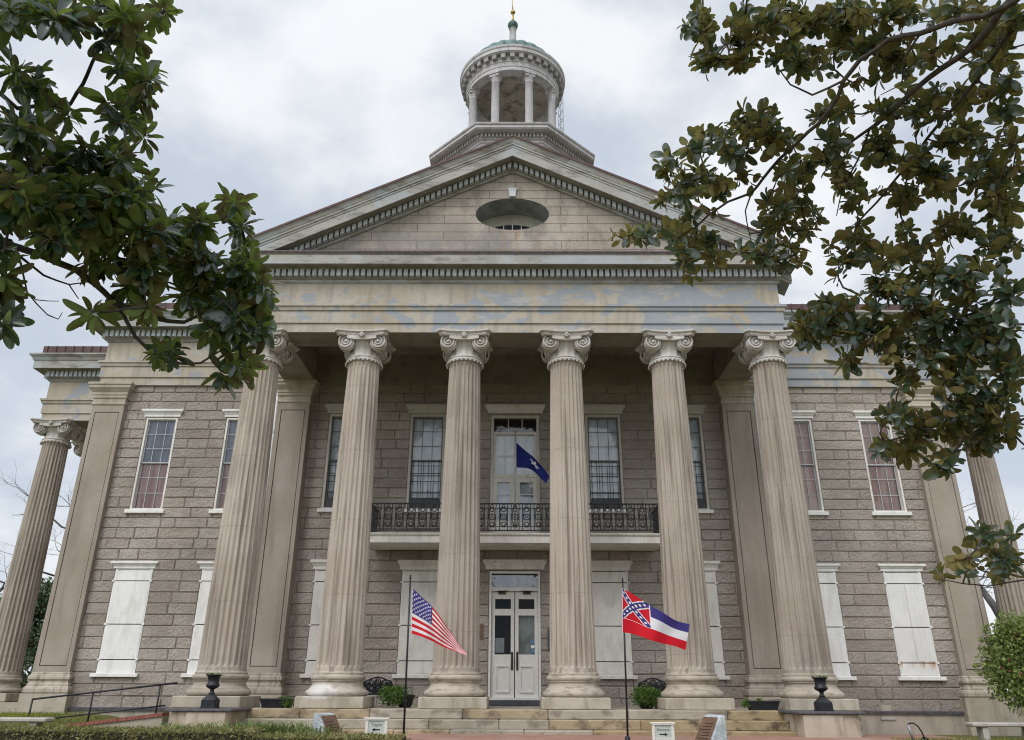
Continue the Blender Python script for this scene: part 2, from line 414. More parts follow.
mb = MB(); mb.quad((-XH,YW+.6,-.5),(XH,YW+.6,-.5),(XH,YW+.6,9.6),(-XH,YW+.6,9.6)); mb.build('dark_interior', M['room'], court)
# foundation and its dark water table
for pth in ([(-7.8, YW-.02), (-XH-.14, YW-.02), (-XH-.14, 27)], [(XH+.14, 27), (XH+.14, YW-.02), (7.8, YW-.02)]):
    mb = MB(); mb.sweep(pth, [(-.1,-1.3),(.10,-1.3),(.10,-.16),(-.1,-.16)]); fo = mb.build('foundation', M['foundation'], court)
    mb = MB(); mb.sweep(pth, [(-.1,-.165),(.15,-.165),(.16,-.10),(.03,-.075),(-.1,-.075)]); mb.build('water_table', M['dark'], fo)
for (a, b, c, d) in ((-10.32,-9.87,-.24,.15), (10.08,10.42,-.24,.12)):
    mb = MB(); mb.box(a, b, YW-.062, YW-.031, c, d, 0); mb.box(a+.05, b-.012, YW-.075, YW-.062, c+.01, d-.05, 1); mb.box(a-.03, b+.03, YW-.16, YW-.01, c-.06, c, 2)
    mb.build('foundation_vent', [M['dentil_ground'], M['foundation'], M['pebble']], court)

# --- columns (shaft with capital, base and plinth)
def flute_mod(n=24, dep=.06):
    def f(r, z, a, k):
        t = (a/(2*PI)*n) % 1.0
        if t < .22: return r
        w = FL[k]*dep*r/.6
        return r-w*math.sin(PI*(t-.22)/.78)**.75
    return f
levels = [(.76,.60,0),(.80,.565,0),(.88,.557,.0),(.93,.555,.8),(1.0,.555,1)]
for i in range(1, 10):
    t = i/10; levels.append((1.0+7.50*t, .555-.125*(t**1.2)*.98, 1))
levels += [(8.50,.432,1),(8.58,.432,.8),(8.64,.431,0),(8.74,.433,0)]
FL = [l[2] for l in levels]
mb = MB(); mb.lathe([(r, z) for z, r, _ in levels], 24*7, mod=flute_mod(), sm=False)
col0 = mb.build('column', M['column'], court)
mb = MB(); mb.bbox(-.78,.78,-.78,.78,0,.25,.015); mb.build('plinth', M['plinth'], col0)
pr = [(.60,.25),(.66,.252)]
pr += [(.665+.072*math.cos(a), .325+.072*math.sin(a)) for a in [R_(-80+20*i) for i in range(9)]]
pr += [(.668,.40),(.668,.418),(.645,.43),(.615,.465),(.598,.505),(.592,.545),(.60,.575),(.618,.578),(.618,.592)]
pr += [(.572+.075*math.cos(a), .66+.068*math.sin(a)) for a in [R_(-75+25*i) for i in range(7)]]
pr += [(.60,.735),(.60,.765),(.55,.77)]
mb = MB(); mb.lathe(pr, 56); mb.build('base', M['base'], col0)
def ionic():
    mb = MB()
    tor = lambda r, z, q, n=8: [(r+q*math.cos(R_(-90+180*i/n)), z+q*math.sin(R_(-90+180*i/n))) for i in range(n+1)]
    mb.lathe([(.44,8.70)]+tor(.465,8.75,.04)+[(.45,8.80)]+tor(.455,8.83,.028)+[(.43,8.87)], 48)
    for i in range(26):      # bead row
        a = 2*PI*i/26; mb.sphere((.50*math.cos(a), .50*math.sin(a), 8.70), .030, 6)
    mb.lathe([(.41,8.86),(.405,8.98),(.415,9.10),(.46,9.20),(.54,9.29),(.56,9.36),(.50,9.38)], 96, mod=lambda r,z,a,k: r*(1+.035*math.cos(a*12)) if k < 3 else r*(1+.03*math.cos(a*20)))
    ab = []
    for k in range(4):       # concave-sided abacus with cut corners
        base = k*PI/2
        for j in range(9):
            t = -1+2*j/8; x = .64*t; y = -(.64+.105*abs(t)**2.2)
            ab.append((x*math.cos(base)-y*math.sin(base), x*math.sin(base)+y*math.cos(base)))
    n = len(ab)
    def ring(sc, z): return [(x*sc, y*sc, z) for x, y in ab]
    prs = [(.90,9.37),(.93,9.40),(.93,9.43),(.98,9.455),(1.02,9.47),(1.02,9.513)]
    V = []; 
    for sc, z in prs: V += ring(sc, z)
    F = [(k*n+i, k*n+(i+1)%n, (k+1)*n+(i+1)%n, (k+1)*n+i) for k in range(len(prs)-1) for i in range(n)]
    F += [tuple(reversed(range(n))), tuple((len(prs)-1)*n+i for i in range(n))]
    mb.add(V, F)
    for k in range(4):
        rot = Matrix.Rotation(k*PI/2, 3, 'Z')
        for sgn in (-1, 1):
            sk = Matrix.Rotation(0, 3, 'Z'); c = Vector((sgn*.435, -.60, 9.215)) if k % 2 == 0 else Vector((sgn*.275, -.60, 9.215))
            def P(u, v, d): return rot @ (c + sk @ Vector((u*sgn, d, v)))
            # disc
            nn = 24; V = []
            for rr, d in ((.0,.075),(.215,.075),(.222,.085),(.235,.24),(.19,.24)):
                for i in range(nn): a = 2*PI*i/nn; V.append(P(rr*math.cos(a), rr*math.sin(a), d))
            mb.add(V, [(q*nn+i, q*nn+(i+1)%nn, (q+1)*nn+(i+1)%nn, (q+1)*nn+i) for q in range(4) for i in range(nn)])
            # spiral fillet
            pts = []; N = 46
            for i in range(N):
                t = i/(N-1); a = PI/2 - t*2.1*2*PI; r = .212*(1-t)+.035*t
                pts.append(P(r*math.cos(a), r*math.sin(a), .048))
            mb.tube(pts, [.028-.012*i/N for i in range(N)], 5)
            mb.sphere(P(0,0,.045), .042, 8)
        # channel joining the two spirals, and the flower on the abacus
        V = []; W = 9
        for i in range(W):
            t = -1+2*i/(W-1); x = t*.40; sag = .03*(1-t*t); y = -.605+.03*(1-t*t)
            V += [rot@Vector((x,y,9.375)), rot@Vector((x,y-.02,9.36)), rot@Vector((x,y-.02,9.285-sag)), rot@Vector((x,y+.06,9.27-sag))]
        mb.add(V, [(i*4+q,(i+1)*4+q,(i+1)*4+q+1,i*4+q+1) for i in range(W-1) for q in range(3)])
        for dx, dz, r in ((0,0,.05),(-.05,-.03,.035),(.05,-.03,.035),(0,-.06,.04)):
            mb.sphere(rot@Vector((dx,-.645,9.40+dz)), r, 7)
    return mb
cap_o = ionic().build('capital', M['capital'], col0); fix_normals(cap_o)
col0.location = (-2.5*S, 0, 0)
for i in range(1, 6):
    c = copy_tree(col0, court); c.location = ((i-2.5)*S, 0, 0)
for sx in (-1, 1):
    for y in (7.64, 10.44, 13.24):
        c = copy_tree(col0, court); c.location = (sx*16.97, y, 0)

# --- entablatures
ENT = [(-.96,ZE),(0,ZE),(0,9.775),(.045,9.785),(.045,10.145),(.085,10.16),(.10,10.24),(.14,10.27),(.14,10.335),(0,10.34),(0,11.02),(.045,11.05),(.07,11.09),(.07,11.115),(.10,11.12),(.10,11.39)]
COR = [(.44,11.435),(.44,11.41),(.48,11.41),(.48,11.69),(.505,11.71),(.54,11.77),(.54,11.80)]
ent_m = [1]+[0]*8+[0]+[2]*3+[3]*2
def dentils(mb, path, z0, z1, o0, o1, step=.171, w=.112, closed=False, mi=0):
    P = [Vector(p) for p in path]; n = len(P)
    for i in range(n if closed else n-1):
        a, b = P[i], P[(i+1)%n]; d = (b-a).normalized(); nr = Vector((-d.y, d.x)); L = (b-a).length
        k = max(1, round(L/step)); st = L/k
        for j in range(k):
            c = a+d*(st*(j+.5))
            q = [c-d*w/2+nr*o0, c+d*w/2+nr*o0, c+d*w/2+nr*o1, c-d*w/2+nr*o1]
            V = [(p.x,p.y,z0) for p in q]+[(p.x,p.y,z1) for p in q]
            mb.add(V, [(0,1,2,3),(7,6,5,4),(0,4,5,1),(1,5,6,2),(2,6,7,3),(3,7,4,0)], mi)
port_path = [(7.38,3.30),(7.38,PF),(-7.38,PF),(-7.38,3.30)]
mats4 = [M['entab'], M['soffit'], M['cornice'], M['dentil_ground']]
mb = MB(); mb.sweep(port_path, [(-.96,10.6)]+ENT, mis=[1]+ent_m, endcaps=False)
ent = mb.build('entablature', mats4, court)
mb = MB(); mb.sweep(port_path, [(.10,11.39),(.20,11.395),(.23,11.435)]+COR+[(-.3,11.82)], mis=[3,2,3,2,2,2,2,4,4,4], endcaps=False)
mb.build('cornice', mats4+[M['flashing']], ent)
mb = MB(); dentils(mb, [(7.48,3.0),(7.48,PF-.10),(-7.48,PF-.10),(-7.48,3.0)], 11.175, 11.385, 0, .13)
mb.build('dentil_course', M['dentil'], ent)
# portico ceiling and the plain band on the wall behind
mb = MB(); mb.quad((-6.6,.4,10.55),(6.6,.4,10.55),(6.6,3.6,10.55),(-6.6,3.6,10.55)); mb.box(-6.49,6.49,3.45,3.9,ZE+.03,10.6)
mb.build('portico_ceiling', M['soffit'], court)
dz = -.012
wp = [(-7.3,3.56),(-XH,3.56),(-XH,7.16),(-17.45,7.16),(-17.45,21),(-XH,21)]
def mirror(p): return [(-x, y) for x, y in reversed(p)]
WING = [(o, z+dz) for o, z in ENT]; WCOR = [(o, z+dz) for o, z in [(.10,11.39),(.20,11.395),(.23,11.435)]+COR]+[(.58,11.83),(.64,11.89),(.64,11.945),(-.3,11.965)]
for pth in (wp, mirror(wp)):
    mb = MB(); mb.sweep(pth, WING, mis=ent_m, endcaps=False); e2 = mb.build('entablature', mats4, court)
    mb = MB(); mb.sweep(pth, WCOR, mis=[3,2,3]+[2]*(len(WCOR)-4), endcaps=False); mb.build('cornice', mats4, e2)
    mb = MB(); q = [Vector(p) for p in pth]
    s_ = -1 if pth is wp else 1
    d1 = [(-7.9,3.46),(-XH-.1,3.46),(-XH-.1,7.06),(-17.55,7.06),(-17.55,20)]
    dentils(mb, d1 if pth is wp else mirror(d1), 11.163, 11.373, 0, .13); mb.build('dentil_course', M['dentil'], e2)
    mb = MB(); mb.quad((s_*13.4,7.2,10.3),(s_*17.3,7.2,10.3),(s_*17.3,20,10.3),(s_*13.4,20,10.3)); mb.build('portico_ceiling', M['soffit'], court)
# roofs
mb = MB()
def hip(x0,x1,y0,y1,z0,h1,rise):
    mb.add([(x0,y0,z0),(x1,y0,z0),(x1,y1,z0),(x0,y1,z0),(x0,y0,h1),(x1,y0,h1),(x1,y1,h1),(x0,y1,h1)],[(0,1,5,4),(1,2,6,5),(2,3,7,6),(3,0,4,7)])
    w = min(x1-x0, y1-y0)*.3
    mb.add([(x0,y0,h1),(x1,y0,h1),(x1,y1,h1),(x0,y1,h1),(x0+w,y0+w,h1+rise),(x1-w,y0+w,h1+rise),(x1-w,y1-w,h1+rise),(x0+w,y1-w,h1+rise)],
           [(0,1,5,4),(1,2,6,5),(2,3,7,6),(3,0,4,7),(4,5,6,7)])
hip(-13.8,13.8,3.12,27,11.9,12.27,1.2)
hip(-17.75,-13.0,6.75,21,11.9,12.31,.2); hip(13.0,17.75,6.75,21,11.9,12.31,.2)
for sx in (-1, 1):   # standing seams on the visible edges
    for k in range(16):
        x = sx*(8.4+k*.36); mb.box(x-.012, x+.012, 3.085, 3.13, 11.94, 12.27)
    for k in range(12):
        x = sx*(13.95+k*.33); mb.box(x-.012, x+.012, 6.715, 6.76, 11.94, 12.31)
KS = .483; AP = 15.71
mb.add([(-.1,-.9,AP-.06),(-7.9,-.9,AP-.06-KS*7.8),(-7.9,9,AP-.06-KS*7.8),(-.1,12,AP-.06),(7.7,-.9,AP-.06-KS*7.8),(7.7,9,AP-.06-KS*7.8)],[(0,1,2,3),(0,3,5,4)])
roof = mb.build('roof', M['redroof'], court)

# --- pediment: stone tympanum with an oval opening, raking cornice
XA = -.1
def rake(prof, x_end, mis):
    mb = MB(); k = len(prof); V = []
    for x in (XA-x_end, XA, XA+x_end):
        for o, h in prof: V.append((x, PF-o*1.03-.004, AP-KS*abs(x-XA)+h))
    for i in range(2):
        for j in range(k-1):
            pass
    F = [(i*k+j, i*k+j+1, (i+1)*k+j+1, (i+1)*k+j) for i in range(2) for j in range(k-1)]
    mb.add(V, F)
    mb.m = [mis[j] for i in range(2) for j in range(k-1)]
    mb.add([V[j] for j in range(k)], [tuple(reversed(range(k)))], 2); mb.add([V[2*k+j] for j in range(k)], [tuple(range(k))], 2)
    return mb
tx0, tz0 = 6.5, 11.72
N = 40; ell = [(XA+1.085*math.cos(2*PI*i/N), 13.38+.55*math.sin(2*PI*i/N)) for i in range(N)]
za = AP-.70
outl = [(XA-7.4, 11.6), (XA+7.4, 11.6), (XA+7.4, max(11.62, za-KS*7.4)), (XA, za), (XA-7.4, max(11.62, za-KS*7.4))]
# ring of outline points matched to the ellipse by angle
bm = bmesh.new(); vs = [bm.verts.new((x, PF+.02, z)) for x, z in outl]; ve = [bm.verts.new((x, PF+.02, z)) for x, z in ell]
ed = [bm.edges.new((vs[i], vs[(i+1)%5])) for i in range(5)]+[bm.edges.new((ve[i], ve[(i+1)%N])) for i in range(N)]
bmesh.ops.triangle_fill(bm, use_beauty=True, use_dissolve=False, edges=ed)
vb = [bm.verts.new((x*1.0, .42, z)) for x, z in ell]
for i in range(N): bm.faces.new((ve[i], vb[i], vb[(i+1)%N], ve[(i+1)%N])).material_index = 1
bmesh.ops.recalc_face_normals(bm, faces=bm.faces[:])
me = bpy.data.meshes.new('pediment'); bm.to_mesh(me); bm.free()
def tymp_mat():
    def coursing(g, p, c):
        mp = g.node('ShaderNodeMapping'); g.put(mp.inputs['Vector'], p); mp.inputs['Rotation'].default_value = (-PI/2, 0, 0)
        br = g.node('ShaderNodeTexBrick'); g.put(br.inputs['Vector'], mp.outputs[0])
        br.inputs['Scale'].default_value = 1; br.inputs['Brick Width'].default_value = 2.1; br.offset = .37; br.inputs['Row Height'].default_value = .29
        br.inputs['Mortar Size'].default_value = .016; br.inputs['Mortar Smooth'].default_value = .3
        br.inputs['Color1'].default_value = (.92,.92,.93,1); br.inputs['Color2'].default_value = (1.05,1.02,1.,1); br.inputs['Mortar'].default_value = (.5,.46,.43,1)
        c = g.mix(1., c, br.outputs['Color'], 'MULTIPLY')
        sx = g.node('ShaderNodeSeparateXYZ'); g.put(sx.inputs[0], p)
        # damp grey band and rust below the oval
        low = g.math('MULTIPLY', g.ramp(sx.outputs['Z'], 12.95, 12.55), g.ramp(g.noise(g.scaled(p, (.7,.7,.5)), 1.3, 5), .42, .6))
        c = g.mix(g.math('MULTIPLY', low, .6), c, (.22,.21,.21))
        rx = g.math('ABSOLUTE', g.math('ADD', sx.outputs['X'], -.05))
        rust = g.math('MULTIPLY', g.ramp(rx, .9, .1), g.math('MULTIPLY', g.ramp(sx.outputs['Z'], 12.98, 12.9), g.ramp(g.noise(g.scaled(p, (6,6,.8)), 1, 4), .48, .62)))
        return g.mix(g.math('MULTIPLY', rust, .5), c, (.33,.20,.11))
    return stone('tympanum_stone', (.36,.318,.272), (.42,.378,.33), (.215,.19,.165), 1.0, .7, (2.5,2.5,.9), bump=.8, bscale=14, extra=coursing, speck=.28)
me.materials.append(tymp_mat()); me.materials.append(plain('oval_reveal_plaster', (.27,.275,.275), .9, .25, scale=3))
ped = bpy.data.objects.new('pediment', me); COL.objects.link(ped); ped.parent = court
mb = MB(); mb.quad((XA-1.3,.41,12.7),(XA+1.3,.41,12.7),(XA+1.3,.41,14.1),(XA-1.3,.41,14.1)); ov = mb.build('oval_window', M['trim'], ped)
mb = MB(); g2 = [(XA+.85*math.cos(2*PI*i/32), 13.20+.345*math.sin(2*PI*i/32)) for i in range(32)]
mb.poly_prism(g2, .385, .405, mi=0)
mb.build('glass', M['room'], ov)
mb = MB()
for k in range(-3, 4): x = XA+k*.27; mb.box(x-.014, x+.014, .36, .382, 12.9, 13.20+.345*math.sqrt(max(0,1-(k*.27/.85)**2))-.01)
mb.build('glazing_bar', M['white'], ov)
mb = MB(); mb.poly_prism([(XA-.085,13.96),(XA+.085,13.96),(XA+.125,14.26),(XA-.125,14.26)], PF-.05, PF+.03); mb.build('keystone', M['dentil'], ped)
RK = [(-.6,-.92),(-.05,-.80),(0,-.88),(.05,-.865),(.07,-.82),(.10,-.82),(.10,-.60),(.44,-.60),(.44,-.625),(.48,-.625),(.48,-.34),(.50,-.32),(.50,-.27),(.53,-.25),(.53,-.20),(.55,-.17),(.58,-.09),(.61,-.05),(.61,-.015),(-.6,-.02)]
rk_mis = [0,0,2,2,3,3,3]+[2]*12
o = rake(RK, 7.88, rk_mis).build('raking_cornice', mats4, ped); fix_normals(o)
mb = rake([(.60,-.045),(.632,-.04),(.632,.03),(-.5,.045)], 7.88, [0,0,0]); mb.m = [0]*len(mb.m); mb.build('roof_edge', M['redroof'], ped)
mb = MB(); ca = math.cos(math.atan(KS)); sa = math.sin(math.atan(KS))
for sg in (-1, 1):
    L = 7.0/ca; k = int(L/.178)
    for j in range(k):
        t = .10+j*.178; cx = XA+sg*t*ca; cz = AP-.605-t*sa
        V = []
        for yy in (PF-.10, PF-.23):
            for (a, b) in ((-.058,-.02),(.058,-.02),(.058,-.175),(-.058,-.175)):
                V.append((cx+sg*(a*ca), yy, cz-a*sa+b/ca))
        mb.add(V, [(0,1,2,3),(7,6,5,4),(0,4,5,1),(1,5,6,2),(2,6,7,3),(3,7,4,0)])
o = mb.build('dentil_course', M['dentil'], ped); fix_normals(o)

# --- pilasters
def pilaster(x0, x1, yf, top=ZE-.004, sides=True):
    mb = MB(); b = .12; gr = .022; z0, z1 = .98, 8.55
    mb.box(x0+b+gr, x1-b-gr, yf+.012, YW+.1, z0+gr, z1-gr)                 # sunk panel with a groove round it
    mb.box(x0+b-.01, x1-b+.01, yf+.075, YW+.09, .61, 8.785)
    for a, c in ((x0, x0+b), (x1-b, x1)): mb.box(a, c, yf, YW+.1, .6, 8.79)
    mb.box(x0+b, x1-b, yf, yf+.2, .6, z0); mb.box(x0+b, x1-b, yf, yf+.2, z1, 8.79)
    p = mb.build('pilaster', M['pilaster'], court)
    pth = [(x1, YW+.05), (x1, yf), (x0, yf), (x0, YW+.05)]
    mb = MB(); mb.sweep(pth, [(.004,8.775),(.03,8.80),(.03,8.84),(.006,8.86),(.006,9.0),(.04,9.02),(.04,9.10),(.06,9.12),(.06,9.2),(.13,9.3),(.16,9.34),(.16,9.42),(.19,9.44),(.19,top),(-.3,top)])
    mb.build('capital', M['plinth'], p)
    mb = MB(); mb.sweep(pth, [(0,.82),(.03,.80),(.03,.76),(.055,.74),(.075,.70),(.075,.64),(.05,.61),(.035,.59),(.035,.55),(.07,.50),(.07,.46),(.11,.43),(.13,.38),(.13,.30),(.10,.26),(-.3,.26)])
    mb.build('base', M['column'], p)
    mb = MB(); xx = .15; mb.box(x0-xx, x1+xx, yf-xx, YW+.05, -.05, .262); 
    if abs(x0) > 10: mb.box(x0-xx-.003, x1+xx+.003, yf-xx-.003, YW+.06, -1.2, -.05)
    mb.build('plinth', M['plinth'], p)
for sx in (-1, 1):
    a, b = sorted((sx*6.5, sx*7.5)); pilaster(a, b, 3.2)
    a, b = sorted((sx*12.5, sx*13.52)); pilaster(a, b, 3.46)
for sx in (-1, 1):
    mb = MB(); x = sx*7.565
    mb.tube([(x,3.27,9.3),(x,3.27,4.0),(x,3.27,.35)], .045, 10)
    for z in (1.2, 3.4, 5.6, 7.8): mb.lathe([(.056,z),(.056,z+.06)], 10, (x,3.27,0))
    mb.build('downpipe', M['pipe'], court)
    mb = MB(); mb.tube([(sx*4.75,YW-.05,9.3),(sx*4.75,YW-.05,5.6)], .018, 6); mb.build('conduit', M['pilaster'], court)

# --- windows
def cornice_head(w, z, d=.10, h=.24):
    mb = MB(); pth = [(w, .0), (w, -d*.35), (-w, -d*.35), (-w, .0)]
    mb.sweep(pth, [(-.2,z),(0,z),(0,z+h*.35),(.02,z+h*.38),(.03,z+h*.5),(.08,z+h*.72),(.08,z+h*.95),(.06,z+h),(-.2,z+h)])
    return mb
def head_on_wall(w, z, d=.10, h=.24):
    mb = cornice_head(w, z, d, h); return mb
def frame_mesh(w, z0, z1, t=.085, y0=-.015, y1=.14):
    mb = MB()
    mb.box(-w, -w+t, y0, y1, z0, z1); mb.box(w-t, w, y0, y1, z0, z1); mb.box(-w+t, w-t, y0, y1, z1-t, z1); mb.box(-w+t, w-t, y0, y1, z0, z0+.05)
    return mb
def sash_mesh(w, z0, z1, y, nx=3, nz=3, t=.045, b=.011):
    mb = MB()
    mb.box(-w, -w+t, y, y+.04, z0, z1); mb.box(w-t, w, y, y+.04, z0, z1); mb.box(-w+t, w-t, y, y+.04, z1-t, z1); mb.box(-w+t, w-t, y, y+.04, z0, z0+t)
    for k in range(1, nx): x = -w+2*w*k/nx; mb.box(x-b, x+b, y+.003, y+.035, z0+t, z1-t)
    for k in range(1, nz): z = z0+(z1-z0)*k/nz; mb.box(-w+t, w-t, y+.006, y+.033, z-b, z+b)
    return mb
def upper_window(cx, portico, up_cur, lo_cur, trim):
    z0, z1 = (5.50, 8.56) if portico else (5.45, 8.42)
    zm = (z0+z1)/2+.03
    hw = .56 if portico else .50; ft = .075 if portico else .055; sw = hw-ft-.005
    wn = frame_mesh(hw, z0, z1, ft).build('window', trim, court, (cx, YW, 0))
    sm = M['muntin'] if not portico else M['shaded_muntin']
    sash_mesh(sw, zm-.03, z1-ft, .05, t=.035, b=.009).build('sash', sm, wn)
    sash_mesh(sw, z0+.05, zm+.03, .10, t=.035, b=.009).build('sash', sm, wn)
    mb = MB(); mb.quad((-sw,.071,zm),(sw,.071,zm),(sw,.071,z1-ft),(-sw,.071,z1-ft)); mb.quad((-sw,.121,z0+.05),(sw,.121,z0+.05),(sw,.121,zm),(-sw,.121,zm))
    mb.build('glass', M['glass'], wn)
    mb = MB()
    W = 26
    for (a, b, mi) in ((zm, z1, 0), (z0, zm, 1)):
        V = []
        for i in range(W+1):
            x = -.5+i/W; y = .155+.010*math.sin(i*1.7+cx)+.006*math.sin(i*3.1)
            V += [(x*hw*1.9, y, a), (x*hw*1.9, y, b)]
        mb.add(V, [(2*i, 2*i+2, 2*i+3, 2*i+1) for i in range(W)], mi, True)
    mb.build('curtain', [up_cur, lo_cur], wn)
    mb = MB(); mb.bbox(-hw-.10,hw+.10,-.11,.06,z0-.11,z0,.008); mb.build('sill', M['white'], wn)
    head_on_wall(hw+.08, z1+.03, .12, .29 if portico else .24).build('lintel', M['white'] if not portico else M['trim'], wn)
    if portico:
        mb = MB()
        for k in range(6): x = -.40+.16*k; mb.box(x-.007, x+.007, -.005, .012, z0+.25, zm)
        for z in (z0+.5, z0+.86, z0+1.12, z0+1.36): mb.box(-.55, .55, -.012, -.005, z-.01, z+.01)
        mb.build('grille', M['rail_iron'], wn)
        mb = MB(); mb.box(-.44, .44, .0, .04, z0+.06, z0+.36); mb.build('lower_panel', M['sill_dark'], wn)
    reveal([o for o in openings if o[0] < cx < o[1] and o[2] > 4][0], wn)
    return wn
def shutter_window(cx, portico):
    z0, z1 = .80, 3.62; trim = M['white'] if not portico else M['cream']
    wn = frame_mesh(.55, z0, z1+.1, .05, -.02, .10).build('shuttered_window', trim, court, (cx, YW, 0))
    mb = MB(); y = -.03; zz = [z0+.02, z0+.36, 2.12, z1-.28, z1+.04]
    for k in range(4):
        a, b = zz[k]+.012, zz[k+1]-.012
        if cx > 10 and k in (1, 2):
            mb.bbox(-.52, -.004, y, y+.05, a, b, .006); mb.bbox(.004, .52, y, y+.05, a, b, .006)
        else: mb.bbox(-.52, .52, y, y+.05, a, b, .006)
    mats = [M['white']] if not portico else [M['cream']]
    if cx > 10: mats = [rust_white]
    mb.build('shutter', mats, wn)
    for k in (1, 2, 3):
        for s_ in (-1, 1):
            mb = MB(); mb.bbox(s_*.55-.035, s_*.55+.035, -.05, .0, zz[k]-.03, zz[k]+.025, .006); mb.build('shutter_hinge', trim, wn)
    mb = MB(); mb.bbox(-.67,.67,-.12,.05,z0-.10,z0,.008); mb.build('sill', trim, wn)
    head_on_wall(.62, 3.70, .12, .27 if portico else .2).build('lintel', trim, wn)
    reveal([o for o in openings if o[0] < cx < o[1] and o[2] < 4][0], wn)
def rusty(g, p, c):
    sx = g.node('ShaderNodeSeparateXYZ'); g.put(sx.inputs[0], p)
    k = g.math('MULTIPLY', g.ramp(sx.outputs['Z'], .95, 1.16), g.ramp(sx.outputs['Z'], 1.22, 1.19))
    k = g.math('MULTIPLY', k, g.ramp(g.noise(g.scaled(p, (5,5,.7)), 1, 4), .42, .62))
    return g.mix(k, c, (.48,.27,.13))
rust_white = stone('rusty_white_board_paint', (.70,.69,.67), (.76,.75,.735), (.55,.52,.49), 1.2, .35, (9, 9, 1.2), bump=.1, speck=.05, extra=rusty)
for sx in (-1, 1):
    for wx in (WIN_X if sx > 0 else WIN_L):
        po = wx < 8
        if po: upper_window(sx*wx, True, M['blind'], M['blind'], M['trim'])
        elif sx < 0: upper_window(sx*wx, False, M['curtain_grey'], M['curtain_red'], M['cream'])
        else: upper_window(sx*wx, False, M['curtain_rust'], M['curtain_rust'], M['cream'])
        shutter_window(sx*wx, po)

# --- doors
def door_leaf(x0, x1, z0, z1, y, panes, lockside):
    """panes: list of (za, zb) glazed openings"""
    mb = MB(); t = .10
    cuts = [z0]+[z for p in panes for z in p]+[z1]
    mb.box(x0, x0+t, y, y+.05, z0, z1); mb.box(x1-t, x1, y, y+.05, z0, z1)
    for a, b in zip(cuts[0::2], cuts[1::2]): mb.box(x0+t, x1-t, y+.004, y+.046, a, b)
    return mb
dw = frame_mesh(.745, .15, 3.66, .062, .0, .25).build('entrance_door', M['door'], court, (-.005, YW, 0))
mb = MB(); mb.box(-.68,.68,.05,.16,3.10,3.20); mb.build('door_transom_bar', M['door'], dw)
for s_ in (-1, 1):
    x0, x1 = (-.675, -.012) if s_ < 0 else (.012, .675)
    lf = door_leaf(x0, x1, .155, 3.09, .12, [(1.35, 2.42), (2.60, 2.88)], s_)
    mbp = lf
    for (a, b) in ((.34, 1.06),): 
        for (u0,u1,w0,w1) in ((x0+.13,x1-.13,a,a+.04),(x0+.13,x1-.13,b-.04,b),(x0+.13,x0+.17,a+.04,b-.04),(x1-.17,x1-.13,a+.04,b-.04)):
            mbp.box(u0,u1,.090,.123,w0,w1)
    leaf = mbp.build('door_leaf', M['door'], dw)
    mb = MB(); mb.quad((x0+.1,.15,1.34),(x1-.1,.15,1.34),(x1-.1,.15,2.43),(x0+.1,.15,2.43)); mb.quad((x0+.1,.15,2.59),(x1-.1,.15,2.59),(x1-.1,.15,2.89),(x0+.1,.15,2.89))
    mb.build('door_glass', M['door_glass'], dw)
    hx = -.075 if s_ < 0 else .075
    mb = MB(); mb.bbox(hx-.028, hx+.028, .095, .118, .93, 1.42, .006); mb.tube([(hx,.09,1.02),(hx,.05,1.05),(hx,.05,1.30),(hx,.09,1.33)], .012, 6); mb.build('handle', M['bronze'], dw)
    mb = MB(); mb.bbox(s_*.36-.12, s_*.36+.10, .05, .11, 3.02, 3.08, .008); mb.tube([(s_*.36-.05,.06,3.05),(s_*.36+.16*s_,.0,3.09),(s_*.36-.16*s_,.03,3.10)], .012, 5); mb.build('door_closer', M['bronze'], dw)
mb = MB(); mb.quad((.12,.22,1.3),(.6,.22,1.3),(.6,.22,2.45),(.12,.22,2.45)); mb.build('door_blind', M['blind_low'], dw)
mb = MB(); mb.quad((-.56,.2,1.4),(-.30,.2,1.4),(-.30,.2,1.80),(-.56,.2,1.80)); mb.build('notice', M['blind'], dw)
mb = MB()
for k, zz in enumerate((1.40,1.52,1.64)): mb.box(.47,.57,.142,.147,zz,zz+.09, k % 2)
mb.build('sticker', [M['flag_sticker'], M['white']], dw)
mb = MB(); mb.quad((-.68,.11,3.2),(.68,.11,3.2),(.68,.11,3.56),(-.68,.11,3.56)); mb.build('transom_glass', M['transom'], dw)
mb = MB(); mb.box(-.012,.012,.07,.10,3.2,3.56); mb.build('glazing_bar', M['door'], dw)
head_on_wall(.87, 3.71, .16, .28).build('lintel', M['cream'], dw)
mb = MB(); mb.bbox(-.84,.84,-.38,.3,.004,.148,.01); mb.build('door_step', M['sill_dark'], dw)
for (cx, w, h, nm, mt) in ((-.97, .13, .42, 'bronze plaque', M['plaque']), (.99, .11, .62, 'sign', M['dark'])):
    mb = MB(); z = 1.95 if w > .12 else 1.75
    mb.bbox(cx-w/2, cx+w/2, YW-.06, YW-.03, z-h/2, z+h/2, .008)
    for k in range(7): zz_ = z+h/2-.05-k*h/8.; mb.box(cx-w/2+.02, cx+w/2-.02, YW-.064, YW-.0602, zz_-.006, zz_+.004, 1)
    o = mb.build('wall_plaque', [mt, M['bronze'] if w > .12 else M['mast']])
    tag(o, 'small bronze wall plaque left of the white double doors' if cx < 0 else 'narrow dark wall plaque right of the white double doors', 'plaque')
reveal((-.755, .745, 0.0, 3.68), dw)
